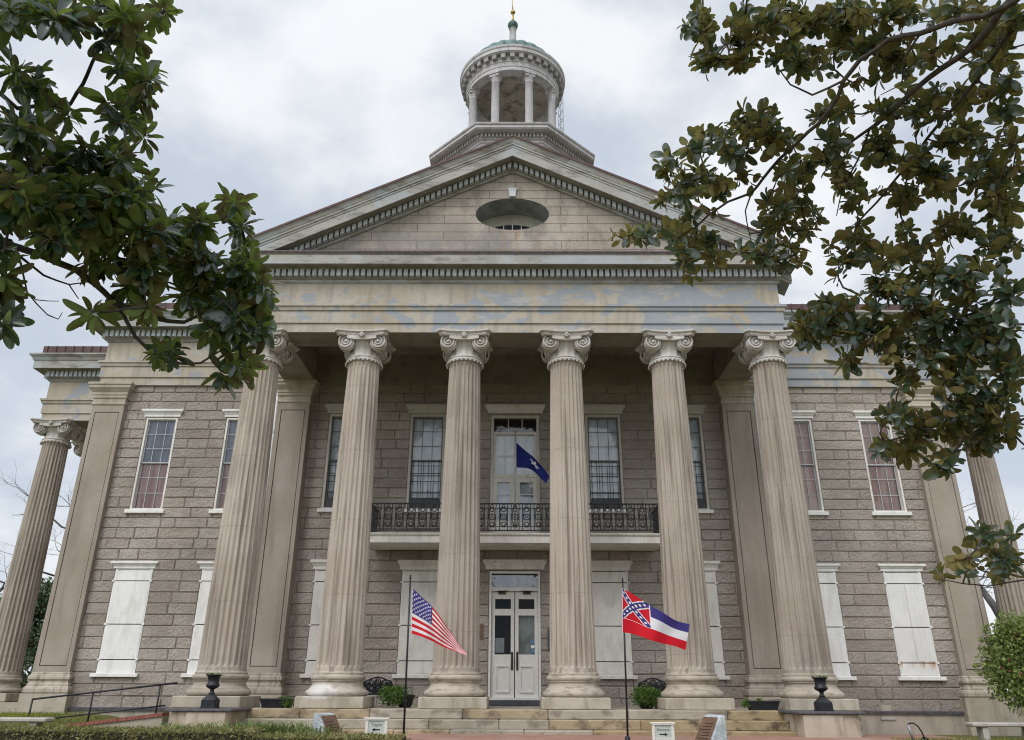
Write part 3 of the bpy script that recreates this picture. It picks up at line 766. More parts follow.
# balcony door
bd = frame_mesh(.765, 4.5, 8.53, .09, -.02, .2).build('balcony_door', M['trim'], court, (-.005, YW, 0))
mb = MB(); mb.box(-.675,.675,.02,.12,7.90,7.99); mb.box(-.675,.675,.02,.12,6.52,6.62); mb.box(-.03,.03,.03,.11,4.55,6.52)
for x in (-.22,.22): mb.box(x-.012,x+.012,.05,.09,7.99,8.44)
mb.box(-.04,.04,.04,.10,6.62,7.90); mb.box(-.675,-.60,.04,.1,6.62,7.9); mb.box(.60,.675,.04,.1,6.62,7.9)
for x in (-.32,.32): mb.box(x-.012,x+.012,.05,.09,6.62,7.90)
for z in (7.22,): 
    mb.box(-.6,-.04,.052,.088,z-.012,z+.012); mb.box(.04,.6,.052,.088,z-.012,z+.012)
for s_ in (-1, 1):
    for x0, x1 in ((.03,.15),(.55,.675)):
        a, b = sorted((s_*x0, s_*x1)); mb.box(a, b, .035, .10, 4.55, 6.52)
    a, b = sorted((s_*.15, s_*.55)); mb.box(a, b, .04, .095, 6.36, 6.52); mb.box(a, b, .04, .095, 4.55, 5.15)
    for z in (5.6, 5.98): mb.box(a, b, .052, .088, z-.014, z+.014)
mb.build('door_leaf', M['cream'], bd)
mb = MB(); mb.quad((-.67,.075,4.56),(.67,.075,4.56),(.67,.075,7.95),(-.67,.075,7.95)); mb.quad((-.67,.076,7.99),(.67,.076,7.99),(.67,.076,8.45),(-.67,.076,8.45)); mb.build('glass', M['glass'], bd)
mb = MB(); mb.quad((-.67,.16,4.56),(.67,.16,4.56),(.67,.16,7.92),(-.67,.16,7.92)); mb.build('curtain', M['blind'], bd)
head_on_wall(.88, 8.60, .14, .28).build('lintel', M['cream'], bd)

reveal((-.77, .76, 4.5, 8.55), bd)
# --- balcony with cast-iron railing
YB = 2.30
mb = MB(); mb.sweep([(4.2,YW-.05),(4.2,YB),(-4.2,YB),(-4.2,YW-.05)], [(-1.3,4.26),(0,4.26),(0,4.46),(.035,4.47),(.05,4.50),(.05,4.53),(-1.4,4.53)])
bal = mb.build('balcony', M['cream'], court)
def ring(mb, c, r, t, n=14):
    mb.tube([(c[0]+r*math.cos(2*PI*i/n), c[1], c[2]+r*math.sin(2*PI*i/n)) for i in range(n+1)], t, 4)
mb = MB(); zt, zb = 5.40, 4.60; y = YB+.04
mb.box(-4.15,4.15,y-.022,y+.022,zt-.035,zt); mb.box(-4.15,4.15,y-.018,y+.018,zb,zb+.03); mb.box(-4.15,4.15,y-.012,y+.012,zt-.16,zt-.145); mb.box(-4.15,4.15,y-.012,y+.012,zb+.12,zb+.135)
nu = 25; st = 8.3/nu
for k in range(nu):
    cx = -4.15+st*(k+.5); zm = (zt+zb)/2
    for dx in (-.115, .115): mb.box(cx+dx-.012, cx+dx+.012, y-.012, y+.012, zb, zt-.03)
    ring(mb, (cx, y, zm), .085, .017); ring(mb, (cx, y, zm), .035, .014, 8)
    for sz_ in (-1, 1):
        ring(mb, (cx, y, zm+sz_*.205), .055, .014, 10)
        for dx in (-1, 1):
            mb.tube([(cx+dx*.11,y,zm+sz_*.02),(cx+dx*.07,y,zm+sz_*.12),(cx+dx*.09,y,zm+sz_*.22),(cx+dx*.03,y,zm+sz_*.30),(cx,y,zm+sz_*.27)], .013, 4)
    ring(mb, (cx, y, zt-.09), .045, .012, 8)
mb.build('railing', M['rail_iron'], bal)
for x in (-4.15, 4.15):
    mb = MB()
    mb.box(x-.02,x+.02,y,YW-.1,zt-.035,zt); mb.box(x-.02,x+.02,y,YW-.1,zb,zb+.03)
    for k in range(9): yy = y+.12+k*.13; mb.box(x-.012,x+.012,yy-.012,yy+.012,zb,zt-.03)
    mb.build('railing', M['rail_iron'], bal)

# --- cupola
CX, CY = -.23, 15.6
cup = empty('cupola', (0,0,0)); cup.parent = court
Rw = 4.02
octp = [(CX+Rw*math.cos(R_(a)), CY+Rw*math.sin(R_(a))) for a in range(-22, -22-360, -45)]
octp = [(CX+Rw*math.cos(R_(22.5-45*i)), CY+Rw*math.sin(R_(22.5-45*i))) for i in range(8)]
mb = MB(); mb.sweep(octp, [(0,12),(0,25.45),(.05,25.47),(.05,25.56),(0,25.58),(0,25.78),(.05,25.82),(.05,25.95),(.12,25.98),(.12,26.26),(.55,26.26),(.55,26.30),(.60,26.31),(.60,26.46),(.66,26.5),(.68,26.58),(-.6,26.66)], closed=True)
mb.lathe([(3.0,26.62),(2.75,26.66),(2.75,26.95),(2.0,26.97)], 48, (CX,CY,0), sm=False)
ob = mb.build('octagon_stage', M['lantern'], cup); fix_normals(ob)
mb = MB(); op2 = [(CX+(Rw+.12/math.cos(PI/8))*math.cos(R_(22.5-45*i)), CY+(Rw+.12/math.cos(PI/8))*math.sin(R_(22.5-45*i))) for i in range(8)]
dentils(mb, op2, 26.05, 26.255, 0, .13, .19, .10, closed=True); mb.build('dentil_course', M['lantern'], cup)
mb = MB()
for i in range(8):   # raised panels on the faces of the octagon stage
    a = R_(-45*i); c = Vector((CX+(Rw*math.cos(PI/8)+.02)*math.cos(a), CY+(Rw*math.cos(PI/8)+.02)*math.sin(a), 0)); t = Vector((-math.sin(a), math.cos(a), 0))
    for u0, u1, z0, z1 in ((-1.2,1.2,25.25,25.38),(-1.2,-1.05,22.5,25.25),(1.05,1.2,22.5,25.25)):
        p = [c+t*u0, c+t*u1]; nrm = Vector((math.cos(a), math.sin(a), 0))*.04
        V = [(*q.xy, z) for z in (z0, z1) for q in (p[0]-nrm, p[1]-nrm, p[1]+nrm, p[0]+nrm)]
        mb.add(V, [(3,2,1,0),(4,5,6,7),(0,1,5,4),(1,2,6,5),(2,3,7,6),(3,0,4,7)])
mb.build('panel_frame', M['white'], cup)
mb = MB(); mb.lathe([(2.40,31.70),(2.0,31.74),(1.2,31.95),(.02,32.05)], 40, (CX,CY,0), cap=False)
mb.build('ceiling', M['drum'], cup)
mb = MB(); mb.lathe([(2.0,31.95),(2.12,31.62),(2.62,31.62),(2.62,31.86),(2.65,31.87),(2.65,32.14),(2.69,32.18),(2.69,32.24),(2.69,32.58),(2.92,32.58),(2.93,32.62),(2.99,32.64),(2.99,32.84),(3.04,32.90),(3.06,33.02),(2.7,33.10)], 72, (CX,CY,0), sm=False, cap=False)
mb.build('ring_cornice', M['lantern'], cup)
mb = MB()
for k in range(36):
    a = 2*PI*k/36; n_ = Vector((math.cos(a), math.sin(a), 0)); t = Vector((-n_.y, n_.x, 0)); c = Vector((CX, CY, 0))
    V = [(*(c+n_*r+t*u).xy, z) for z in (32.28, 32.575) for r, u in ((2.66,-.12),(2.66,.12),(2.90,.12),(2.90,-.12))]
    mb.add(V, [(0,1,2,3),(7,6,5,4),(0,4,5,1),(1,5,6,2),(2,6,7,3),(3,7,4,0)])
M['modillion'] = plain('modillion_paint', (.30,.285,.28), .85, .2, scale=3)
ob = mb.build('modillion_course', M['modillion'], cup); fix_normals(ob)
mb = MB(); mb.lathe([(.27,26.95),(.27,27.05),(.24,27.1),(.225,27.2),(.21,31.0),(.225,31.02),(.225,31.07),(.215,31.1),(.215,31.2),(.26,31.28),(.25,31.34),(.20,31.36)], 20, sm=True)
for z0, z1, w in ((31.34,31.5,.26),(31.5,31.63,.30)): mb.box(-w,w,-w,w,z0,z1)
lc = mb.build('column', M['lantern'], cup)
for k in range(8):
    o = lc if k == 0 else lc.copy()
    if k: COL.objects.link(o)
    a = R_(22.5+45*k); o.location = (CX+2.38*math.cos(a), CY+2.38*math.sin(a), 0); o.rotation_euler.z = a
mb = MB(); prof = [(2.66*math.cos(t), 33.06+2.0*math.sin(t)) for t in [R_(88*i/16) for i in range(17)]]
mb.lathe(prof, 24*8, (CX,CY,0), sm=True, cap=False, mod=lambda r,z,a,k: r*(1+.05*(abs(math.cos(a*12))**.6-.6)))
mb.build('dome', M['copper'], cup)
mb = MB(); mb.lathe([(.5,34.95),(.38,35.15),(.26,35.5),(.21,36.3),(.19,37.15),(.24,37.22)], 20, (CX,CY,0)); st_ = mb.build('finial_stem', M['lantern'], cup); mb = MB(); mb.sphere((CX,CY,37.52), .31, 18); mb.build('finial_ball', M['copper'], cup)
mb = MB(); mb.lathe([(.10,37.9),(.06,38.05),(.05,38.4),(.09,38.45)], 12, (CX,CY,0)); mb.sphere((CX,CY,38.58), .15, 12); mb.tube([(CX,CY,38.7),(CX-.03,CY,39.2),(CX-.10,CY,40.3)], [.035,.03,.012], 6)
mb.build('finial_spike', M['gold'], cup)

# lattice mast behind the cupola
mb = MB(); mx, my = 2.80, 19.6
P3 = [(mx-.16, my-.1), (mx+.16, my-.1), (mx, my+.18)]
for x, y in P3: mb.tube([(x,y,12.6),(x,y,35.9)], .022, 5)
z = 13
k = 0
while z < 35.6:
    for i in range(3):
        a, b = P3[i], P3[(i+1)%3]; mb.tube([(*a,z),(*b,z+.35)], .014, 4); mb.tube([(*b,z+.35),(*a,z+.7)], .014, 4)
    z += .7
tag(mb.build('lattice_mast', M['mast']), 'thin steel lattice mast standing on the roof behind the cupola', 'mast')

# ================================================================== TERRACE, STEPS, PEDESTALS
mb = MB(); mb.box(-7.85, 7.85, -.60, YW+.3, -1.2, 0); 
for s_ in (-1, 1):
    a, b = sorted((s_*13.4, s_*18.2)); mb.box(a, b, 6.6, 21, -1.2, -.01)
tag(mb.build('terrace', M['step'][1]), kind='structure')
steps = empty('stone_steps', (0,-1,0)); tag(steps, 'three worn sandstone steps running the width of the portico', 'steps')
rnd = random.Random(3)
for (yf, yb, z1, z0, xl) in ((-.98,-.60,0,-.205,6.02), (-1.36,-.98,-.196,-.40,6.04), (-1.76,-1.36,-.385,-.60,6.06)):
    mb = MB(); x = -xl
    while x < xl-.01:
        L = rnd.uniform(.9, 2.3); e = x+L
        if xl-e < .6: e = xl
        mi = rnd.choice((0,1,2,1,0)) if x > 0 else rnd.choice((0,1,1,1,2))
        mb.bbox(x+.004, e-.004, yf+rnd.uniform(-.008,.008), yb+.001, z0, z1+rnd.uniform(-.006,.0), .02, mi)
        x = e
    o = mb.build('step', M['step'], steps, (0,1,0))
for s_ in (-1, 1):
    px_ = s_*6.56
    ped_o = empty('stone_pedestal', (px_,-1.5,-.5))
    tag(ped_o, 'rendered pedestal block with slate cap at the %s end of the steps' % ('left' if s_ < 0 else 'right'), 'pedestal')
    mb = MB(); mb.bbox(-.58, .58, -.75, .88, -.6, .46, .015)
    mb.bbox(-.42-.17*s_, .40-.17*s_, -.79, -.7, -.6, .455, .01)
    mb.build('body', M['pedestal'], ped_o)
    mb = MB(); mb.bbox(-.69, .69, -.83, .70, .46, .512, .012); mb.build('cap', M['dark'], ped_o)

# ================================================================== FURNITURE
def urn(x, y, label, plants):
    u = empty('urn', (x, y, .013)); u.scale = (.92,.92,.92); tag(u, label, 'urn', 'iron urns on the pedestals')
    mb = MB(); mb.lathe([(.03,.29),(.06,.30),(.075,.32),(.05,.35),(.045,.40),(.07,.42),(.135,.455),(.155,.49),(.15,.52),(.13,.535),(.125,.60),(.14,.68),(.165,.705),(.185,.715),(.185,.73),(.15,.735),(.13,.70)], 24, cap=False, mod=lambda r,z,a,k: r*(1+.02*math.cos(a*12)) if 5 < k < 10 else r)
    mb.build('bowl', M['iron'], u)
    mb = MB(); mb.bbox(-.165,.165,-.165,.165,0,.18,.012); mb.bbox(-.18,.18,-.18,.18,0,.03,.006)
    V = [(sx*.165,sy*.165,.18) for sx,sy in ((-1,-1),(1,-1),(1,1),(-1,1))]+[(sx*.06,sy*.06,.30) for sx,sy in ((-1,-1),(1,-1),(1,1),(-1,1))]
    mb.add(V, [(0,1,5,4),(1,2,6,5),(2,3,7,6),(3,0,4,7),(4,5,6,7)]); mb.build('pedestal_base', M['iron'], u)
    mb = MB(); r2 = random.Random(int(x*10))
    for i in range(plants):
        a = r2.uniform(0, 2*PI); rr = r2.uniform(0, .17); p = Vector((rr*math.cos(a), rr*math.sin(a), .72)); d = Vector((math.cos(a)*.8, math.sin(a)*.8, r2.uniform(.0,.9))).normalized()*r2.uniform(.04,.09); w = Vector((-d.y, d.x, .01)).normalized()*.015
        mb.add([p-w, p+w, p+d+w, p+d-w], [(0,1,2,3)])
    mb.build('plants', M['box'], u)
urn(-6.58,-1.62,'black iron urn on the left pedestal, near the sloping handrail', 60)
urn(6.66,-1.62,'black iron urn on the right pedestal, away from the handrail', 60)

def leaf_cloud(mb, c, rad, n, size, rnd, shell=.55, mi=0, flat=1.0, bumpy=.38):
    for i in range(n):
        while True:
            d = Vector((rnd.gauss(0,1), rnd.gauss(0,1), rnd.gauss(0,1)))
            if d.length > .1: break
        d.normalize()
        lump = 1+bumpy*mnoise.noise(d*2.2+Vector(c)*3.1)
        r = (shell+(1-shell)*rnd.random())*lump
        p = Vector((c[0]+d.x*rad[0]*r, c[1]+d.y*rad[1]*r, c[2]+d.z*rad[2]*r))
        t = (d*.6+Vector((rnd.gauss(0,.7), rnd.gauss(0,.7), rnd.gauss(.1,.7)))).normalized()
        s_ = t.cross(Vector((rnd.gauss(0,1), rnd.gauss(0,1), rnd.gauss(0,1))))
        if s_.length < .05: continue
        s_.normalize(); L = size*rnd.uniform(.7,1.3); w = L*.28; nn = t.cross(s_)*w*.35
        mb.add([p, p+t*L*.45+s_*w+nn, p+t*L, p+t*L*.45-s_*w+nn], [(0,1,2),(0,2,3)], mi)
rnd = random.Random(21)
def potted(x, y, label, px):
    p = empty('potted_shrub', (x, y, 0)); tag(p, label, 'potted shrub', 'potted shrubs in front of the benches')
    mb = MB(); leaf_cloud(mb, (0,0,.27), (.40,.36,.22), 1500, .06, rnd, .45); mb.build('foliage', M['box'], p)
    mb = MB(); mb.lathe([(.13,.0),(.17,.06),(.22,.24),(.24,.26),(.24,.29),(.20,.29),(.18,.2)], 20, (px,.1,0)); mb.build('pot', M['iron'], p)
    mb = MB()
    for i in range(9):
        a = i*.7; mb.tube([(px*.5,.05,.15),(.2*math.cos(a),.2*math.sin(a),.32)], .006, 4)
    mb.build('stem', M['bark'], p)
potted(-2.92,.55,'bushy green shrub in a black pot behind the striped flag pole', .26)
potted(3.2,.55,'bushy green shrub in a black pot behind the red flag pole', .0)

def iron_bench(x, y, label):
    b = empty('iron_bench', (x, y, 0)); tag(b, label, 'bench', 'ornate iron benches against the facade')
    mb = MB(); W = .40
    top = [(-W,.50),(-W*.92,.60),(-W*.6,.645),(-W*.25,.70),(0,.715),(W*.25,.70),(W*.6,.645),(W*.92,.60),(W,.50)]
    mb.tube([(u,.18,z) for u, z in top], .022, 6); mb.tube([(-W,.18,.50),(-W*.72,.17,.36),(-W*.6,.16,.30),(W*.6,.16,.30),(W*.72,.17,.36),(W,.18,.50)], .02, 6)
    for cx, cz, r in ((0,.60,.075),(0,.45,.07),(-.17,.56,.075),(.17,.56,.075),(-.17,.42,.07),(.17,.42,.07),(-.31,.53,.06),(.31,.53,.06),(-.085,.51,.05),(.085,.51,.05),(-.25,.42,.04),(.25,.42,.04),(0,.36,.04),(-.1,.36,.035),(.1,.36,.035)):
        ring(mb, (cx,.175,cz), r, .022, 12); ring(mb, (cx,.175,cz), r*.45, .018, 8)
    for k in range(9):
        u = -.3+.075*k; mb.tube([(u*.8,.17,.31),(u,.175,.60)], .009, 4)
    mb.build('backrest', M['iron'], b)
    mb = MB()
    for k in range(7): yy = -.22+k*.058; mb.box(-.36,.36,yy,yy+.04,.27,.295)
    mb.build('seat', M['iron'], b)
    for sx in (-1, 1):
        for yy in (-.2, .17):
            mb = MB(); mb.tube([(sx*.34,yy,.28),(sx*.37,yy,.15),(sx*.35,yy*1.1,.0)], [.02,.017,.02], 6); mb.build('leg', M['iron'], b)
        mb = MB(); mb.tube([(sx*.38,.17,.48),(sx*.39,0,.46),(sx*.38,-.2,.43),(sx*.36,-.22,.29)], .016, 6); mb.build('armrest', M['iron'], b)
iron_bench(-3.69,2.5,'ornate black iron bench left of the doors, behind the left potted shrub')
iron_bench(3.72,2.5,'ornate black iron bench right of the doors, behind the right potted shrub')

def trough(x, y, label, greens, seed):
    t = empty('planter_trough', (x, y, 0)); tag(t, label, 'planter', 'dark planters beside the end columns')
    mb = MB(); a, b, h = .30, .36, .20
    V = [(-a,-.12,0),(a,-.12,0),(a,.12,0),(-a,.12,0),(-b,-.16,h),(b,-.16,h),(b,.16,h),(-b,.16,h),(-b+.03,-.13,h),(b-.03,-.13,h),(b-.03,.13,h),(-b+.03,.13,h),(-b+.03,-.13,h-.05),(b-.03,-.13,h-.05),(b-.03,.13,h-.05),(-b+.03,.13,h-.05)]
    mb.add(V, [(3,2,1,0),(0,1,5,4),(1,2,6,5),(2,3,7,6),(3,0,4,7),(4,5,9,8),(5,6,10,9),(6,7,11,10),(7,4,8,11),(8,9,13,12),(9,10,14,13),(10,11,15,14),(11,8,12,15),(12,13,14,15)])
    mb.box(-b-.012,b+.012,-.172,-.16,h-.03,h+.004); mb.build('box', M['iron'], t)
    r2 = random.Random(seed)
    for (cx, cz, rr, n) in greens:
        mb = MB(); leaf_cloud(mb, (cx,-.1,cz), (rr,.13,rr*.8), n, .055, r2, .3); mb.build('plant', M['box'], t)
trough(-5.50,-.35,'dark trough planter with trailing leaves beside the leftmost column', [(.27,.12,.16,260),(.12,.2,.06,40)], 5)
trough(5.72,-.35,'dark trough planter, nearly bare, beside the rightmost column', [(-.1,.2,.05,40),(-.42,.13,.10,120)], 6)

# flags and poles
def flagpole(xb, y, zb, xt, zt, label):
    p = empty('flagpole', (xb, y, zb)); tag(p, label, 'flagpole')
    mb = MB(); mb.tube([(0,0,-.15),((xt-xb)*.5,0,(zt-zb)*.5),(xt-xb,0,zt-zb)], [.021,.019,.016], 8); mb.build('pole', M['iron'], p)
    mb = MB(); mb.lathe([(.012,0),(.022,.02),(.016,.05),(.020,.07),(.004,.10)], 8, (xt-xb,0,zt-zb-.01)); mb.build('finial', M['iron'], p)
    mb = MB(); mb.lathe([(.05,-.02),(.05,.10),(.03,.12)], 10); mb.build('ground_socket', M['iron'], p)
def curve(pts, u):
    for (u0, a), (u1, b) in zip(pts[:-1], pts[1:]):
        if u <= u1+1e-9:
            t = (u-u0)/(u1-u0); return a+(b-a)*t
    return pts[-1][1]
def smooth_curve(pts):
    # Catmull-Rom through 2-D knots
    def f(u):
        us = [p[0] for p in pts]; i = 0
        while i < len(us)-2 and u > us[i+1]: i += 1
        t = (u-us[i])/(us[i+1]-us[i])
        P = lambda k: Vector(pts[max(0, min(len(pts)-1, k))][1:])
        a, b, c, d = P(i-1), P(i), P(i+1), P(i+2)
        return .5*((2*b)+(c-a)*t+(2*a-5*b+4*c-d)*t*t+(3*b-a-3*c+d)*t**3)
    return f
def make_flag(name, Y, top, bot, nu, nv, pick, mats, label, waves, fold=None):
    ft, fb = smooth_curve(top), smooth_curve(bot); V = []
    for i in range(nu+1):
        u = i/nu; a, b = ft(u), fb(u)
        for j in range(nv+1):
            v = j/nv; px, py = a.lerp(b, v)
            p = at_y(px, py, Y)
            d = 0
            for am, ku, kv, ph in waves: d += am*min(1, u*3)*math.sin(2*PI*(ku*u+kv*v)+ph)
            # keep the picture position while the cloth ripples in depth
            V.append((p.x, Y+d, p.z))
    F = []; mi = []
    for i in range(nu):
        for j in range(nv):
            o = i*(nv+1)+j; F.append((o, o+1, o+nv+2, o+nv+1)); mi.append(pick((i+.5)/nu, (j+.5)/nv))
    me = bpy.data.meshes.new(name); me.from_pydata(V, [], F)
    for mm in mats: me.materials.append(mm)
    me.polygons.foreach_set('material_index', mi); me.polygons.foreach_set('use_smooth', [True]*len(F)); me.update()
    o = bpy.data.objects.new(name, me); COL.objects.link(o); tag(o, label, 'flag'); return o
def cloth(name, c):
    m, g, b = new_mat(name); b.inputs['Base Color'].default_value = (*c, 1); b.inputs['Roughness'].default_value = .8; b.inputs['Specular IOR Level'].default_value = .2
    tl = g.node('ShaderNodeBsdfTranslucent'); tl.inputs[0].default_value = (*c, 1); mx = g.node('ShaderNodeMixShader'); mx.inputs[0].default_value = .3
    g.l.new(b.outputs[0], mx.inputs[1]); g.l.new(tl.outputs[0], mx.inputs[2]); g.l.new(mx.outputs[0], g.n['Material Output'].inputs[0]); return m
FR, FW, FB = cloth('flag_red', (.66,.015,.03)), cloth('flag_white', (.80,.80,.84)), cloth('flag_blue', (.055,.045,.22))
FN = cloth('flag_navy', (.012,.02,.14))
def in_star(dx, dy, r):
    d = math.hypot(dx, dy)
    if d > r: return False
    a = (math.atan2(dx, dy) % (2*PI/5))-PI/5
    k = r*.382*math.cos(PI/5)/math.cos(abs(abs(a)-0)) if False else None
    # five-pointed star in polar form
    an = abs((math.atan2(dx, dy)+PI) % (2*PI/5)-PI/5)
    return d < r*.40/(.40*math.cos(PI/5-an)+abs(math.sin(PI/5-an))*.95) if an < PI/5 else d < .4*r
def us_pick(u, v):
    if u < .018: return 1
    if u < .40 and v < 7/13:
        cw, ch = .40, 7/13
        for row in range(9):
            n = 6 if row % 2 == 0 else 5
            y = ch*(row+1)/10
            for k in range(n):
                x = cw*((2*k+1 if n == 6 else 2*k+2))/12
                dx, dy = (u-x)*1.9, (v-y)
                if math.hypot(dx, dy) < .0195: return 1
        return 2
    return 0 if int(v*13) % 2 == 0 else 1
top = [(0,412,588),(.2,422,597),(.4,432.5,607),(.6,443,621),(.8,454.5,638),(1,467,654)]
bot = [(0,411,633.5),(.2,421,636.5),(.4,432,641),(.6,443,646.5),(.8,454.5,651),(1,467,655.5)]
make_flag('flag', -4.03, top, bot, 150, 104, us_pick, [FR, FW, FB], 'flag with red and white stripes and white stars on blue, on the left pole', [(.05,1.3,.35,.4),(.025,2.6,-.8,1.0),(.015,4.5,.5,0)])
def ms_pick(u, v):
    cu, cv = .40, .667
    if u < .022: return 1
    if u < cu and v < cv:
        x, y = u/cu, v/cv
        d1, d2 = abs(x-y)/1.414, abs(x+y-1)/1.414
        d = min(d1, d2)
        if d < .085:
            for (sx_, sy_) in [(.5,.5)]+[(t, t) for t in (.14,.27,.39,.61,.73,.86)]+[(t, 1-t) for t in (.14,.27,.39,.61,.73,.86)]:
                if math.hypot(x-sx_, y-sy_) < .042: return 1
            return 2
        if d < .12: return 1
        return 0
    if u < cu and v < cv+.012: return 1
    if u < cu+.012 and v < cv: return 1
    return 2 if v < 1/3 else (1 if v < 2/3 else 0)
top = [(0,622,587.5),(.2,632,593.5),(.4,649,604.5),(.6,661,612),(.8,675,620),(1,690,624)]
bot = [(0,622,632),(.2,635,634.5),(.4,651,640.5),(.6,663,643.5),(.8,675,646),(1,686,650)]
make_flag('flag', -4.03, top, bot, 150, 100, ms_pick, [FR, FW, FB], 'red flag with blue starred cross corner beside blue and white bands, on the right pole', [(.05,1.2,.2,.2),(.02,2.4,.6,1.3)])
def bl_pick(u, v):
    if u < .05: return 1
    x, y = (u-.56)/.13, (v-.42)/.22
    r = math.hypot(x, y); a = math.atan2(y, x)
    return 1 if r < .62+.38*math.cos(5*a+.8) else 0
top = [(0,515.5,441.5),(.25,522,447.5),(.5,532,456.5),(.75,542,466),(1,549.5,476)]
bot = [(0,515.5,467.5),(.25,522,468),(.5,533,470.5),(.75,540,477.5),(1,546,484)]
make_flag('flag', 2.02, top, bot, 90, 60, bl_pick, [FN, FW], 'dark blue flag with a white emblem hanging over the balcony', [(.05,1.4,.3,.3),(.02,3,.5,1.)])
flagpole(-2.045,-4.0,-.50,-2.075,2.44,'thin black flagpole left of the path, flying the striped flag')
flagpole(2.10,-4.0,-.50,2.15,2.40,'thin black flagpole right of the path, flying the red starred flag')
p = empty('flagstaff', (.0,2.14,4.6)); tag(p, 'slim pale flagstaff fixed to the balcony railing', 'flagpole')
mb = MB(); mb.tube([(0,0,0),(0,-.08,2.85)], [.016,.012], 8); mb.build('staff', M['mast'], p)
mb = MB(); mb.sphere((0,-.08,2.87), .03, 8); mb.build('finial', M['gold'], p)
mb = MB(); mb.box(-.04,.04,-.03,.12,.1,.14); mb.box(-.04,.04,-.03,.12,.68,.72); mb.build('bracket', M['rail_iron'], p)

# small signs
def text_mesh(s, size):
    cu = bpy.data.curves.new('lettering', 'FONT'); cu.body = s; cu.size = size; cu.align_x = 'CENTER'; cu.extrude = .002
    o = bpy.data.objects.new('lettering', cu); COL.objects.link(o)
    dg = bpy.context.evaluated_depsgraph_get(); me = bpy.data.meshes.new_from_object(o.evaluated_get(dg))
    COL.objects.unlink(o); bpy.data.objects.remove(o); return me
def small_sign(x, y, z, word, left, label):
    s_ = empty('directional_sign', (x, y, z)); s_.scale = (.88,.88,.88); tag(s_, label, 'sign', 'small cream signs with arrows')
    mb = MB()
    for sx in (-1, 1): mb.bbox(sx*.2-.03, sx*.2+.03, -.03,.03,-.3,.315,.005)
    mb.bbox(-.26,.26,-.05,.05,.315,.345,.006); mb.bbox(-.23,.23,-.04,.04,.29,.315,.004); mb.box(-.17,.17,-.022,.02,.012,.05)
    mb.build('frame', M['cream'], s_)
    mb = MB(); mb.box(-.17,.17,-.012,.012,.05,.29); mb.build('panel', M['sign_panel'], s_)
    me = text_mesh(word, .095 if len(word) < 6 else .072); me.materials.append(M['sign_ink'])
    o = bpy.data.objects.new('lettering', me); COL.objects.link(o); o.parent = s_; o.location = (0,-.0145,.18); o.rotation_euler = (PI/2,0,0)
    k = -1 if left else 1
    mb = MB(); mb.poly_prism([(k*.09,.115),(k*.03,.15),(k*.03,.126),(-k*.08,.126),(-k*.08,.104),(k*.03,.104),(k*.03,.08)], -.016, -.013); o = mb.build('arrow', M['iron'], s_); fix_normals(o)
M['sign_ink'] = plain('sign_ink', (.10,.11,.11), .6, .1)
M['sign_panel'] = plain('sign_panel_paint', (.46,.49,.46), .6, .06)
small_sign(-2.53,-4.2,-.385,'Tours',True,'small cream sign with an arrow pointing left, by the left flagpole')
small_sign(2.73,-4.2,-.44,'Entrance',False,'small cream sign with an arrow pointing right, by the right flagpole')

# slanted granite markers with bronze plaques
def marker(x, y, sg, label):
    mk = empty('stone_marker', (x, y, -.62)); tag(mk, label, 'stone marker', 'granite markers flanking the path')
    rz = -sg*R_(22); mk.rotation_euler.z = rz
    mb = MB(); w, d = .24, .30
    # local +X*sg is the plaque side
    prof = [(-.17,0),(.30,0),(-.04,.615),(-.17,.635)]
    n = 4; V = [(sg*u, -w, z) for u, z in prof]+[(sg*u, w, z) for u, z in prof]
    mb.add(V, [(0,1,2,3),(7,6,5,4)]+[(i, n+i, n+(i+1)%n, (i+1)%n) for i in range(n)])
    o = mb.build('stone', M['granite'], mk); fix_normals(o)
    bm = bmesh.new(); bm.from_mesh(o.data); bmesh.ops.bevel(bm, geom=bm.edges[:], offset=.018, segments=2, affect='EDGES'); bm.to_mesh(o.data); bm.free()
    mb = MB(); a, b = Vector((.285,0,.04)), Vector((-.03,0,.585)); nn = Vector((.866,0,.50))*.012
    V = []
    for off in (nn*.2, nn*1.8):
        for q, yy in ((a,-w+.03),(a,w-.03),(b,w-.03),(b,-w+.03)): V.append((sg*(q.x+off.x), yy, q.z+off.z))
    mb.add(V, [(3,2,1,0),(4,5,6,7),(0,1,5,4),(1,2,6,5),(2,3,7,6),(3,0,4,7)])
    for k in range(9):
        t0 = .12+k*.085; q0, q1 = a.lerp(b, t0), a.lerp(b, t0+.02)
        V = [(sg*(q.x+nn.x*2.0), yy, q.z+nn.z*2.0) for q, yy in ((q0,-w+.07),(q0,w-.07-.05*(k%3)),(q1,w-.07-.05*(k%3)),(q1,-w+.07))]
        mb.add(V, [(0,1,2,3)], 1)
    o = mb.build('plaque', [M['plaque'], M['bronze']], mk); fix_normals(o)
marker(-3.24,-5,1,'granite marker with a brown slanted plaque, near the left flagpole')
marker(3.42,-5,-1,'granite marker with a brown slanted plaque, near the right flagpole')

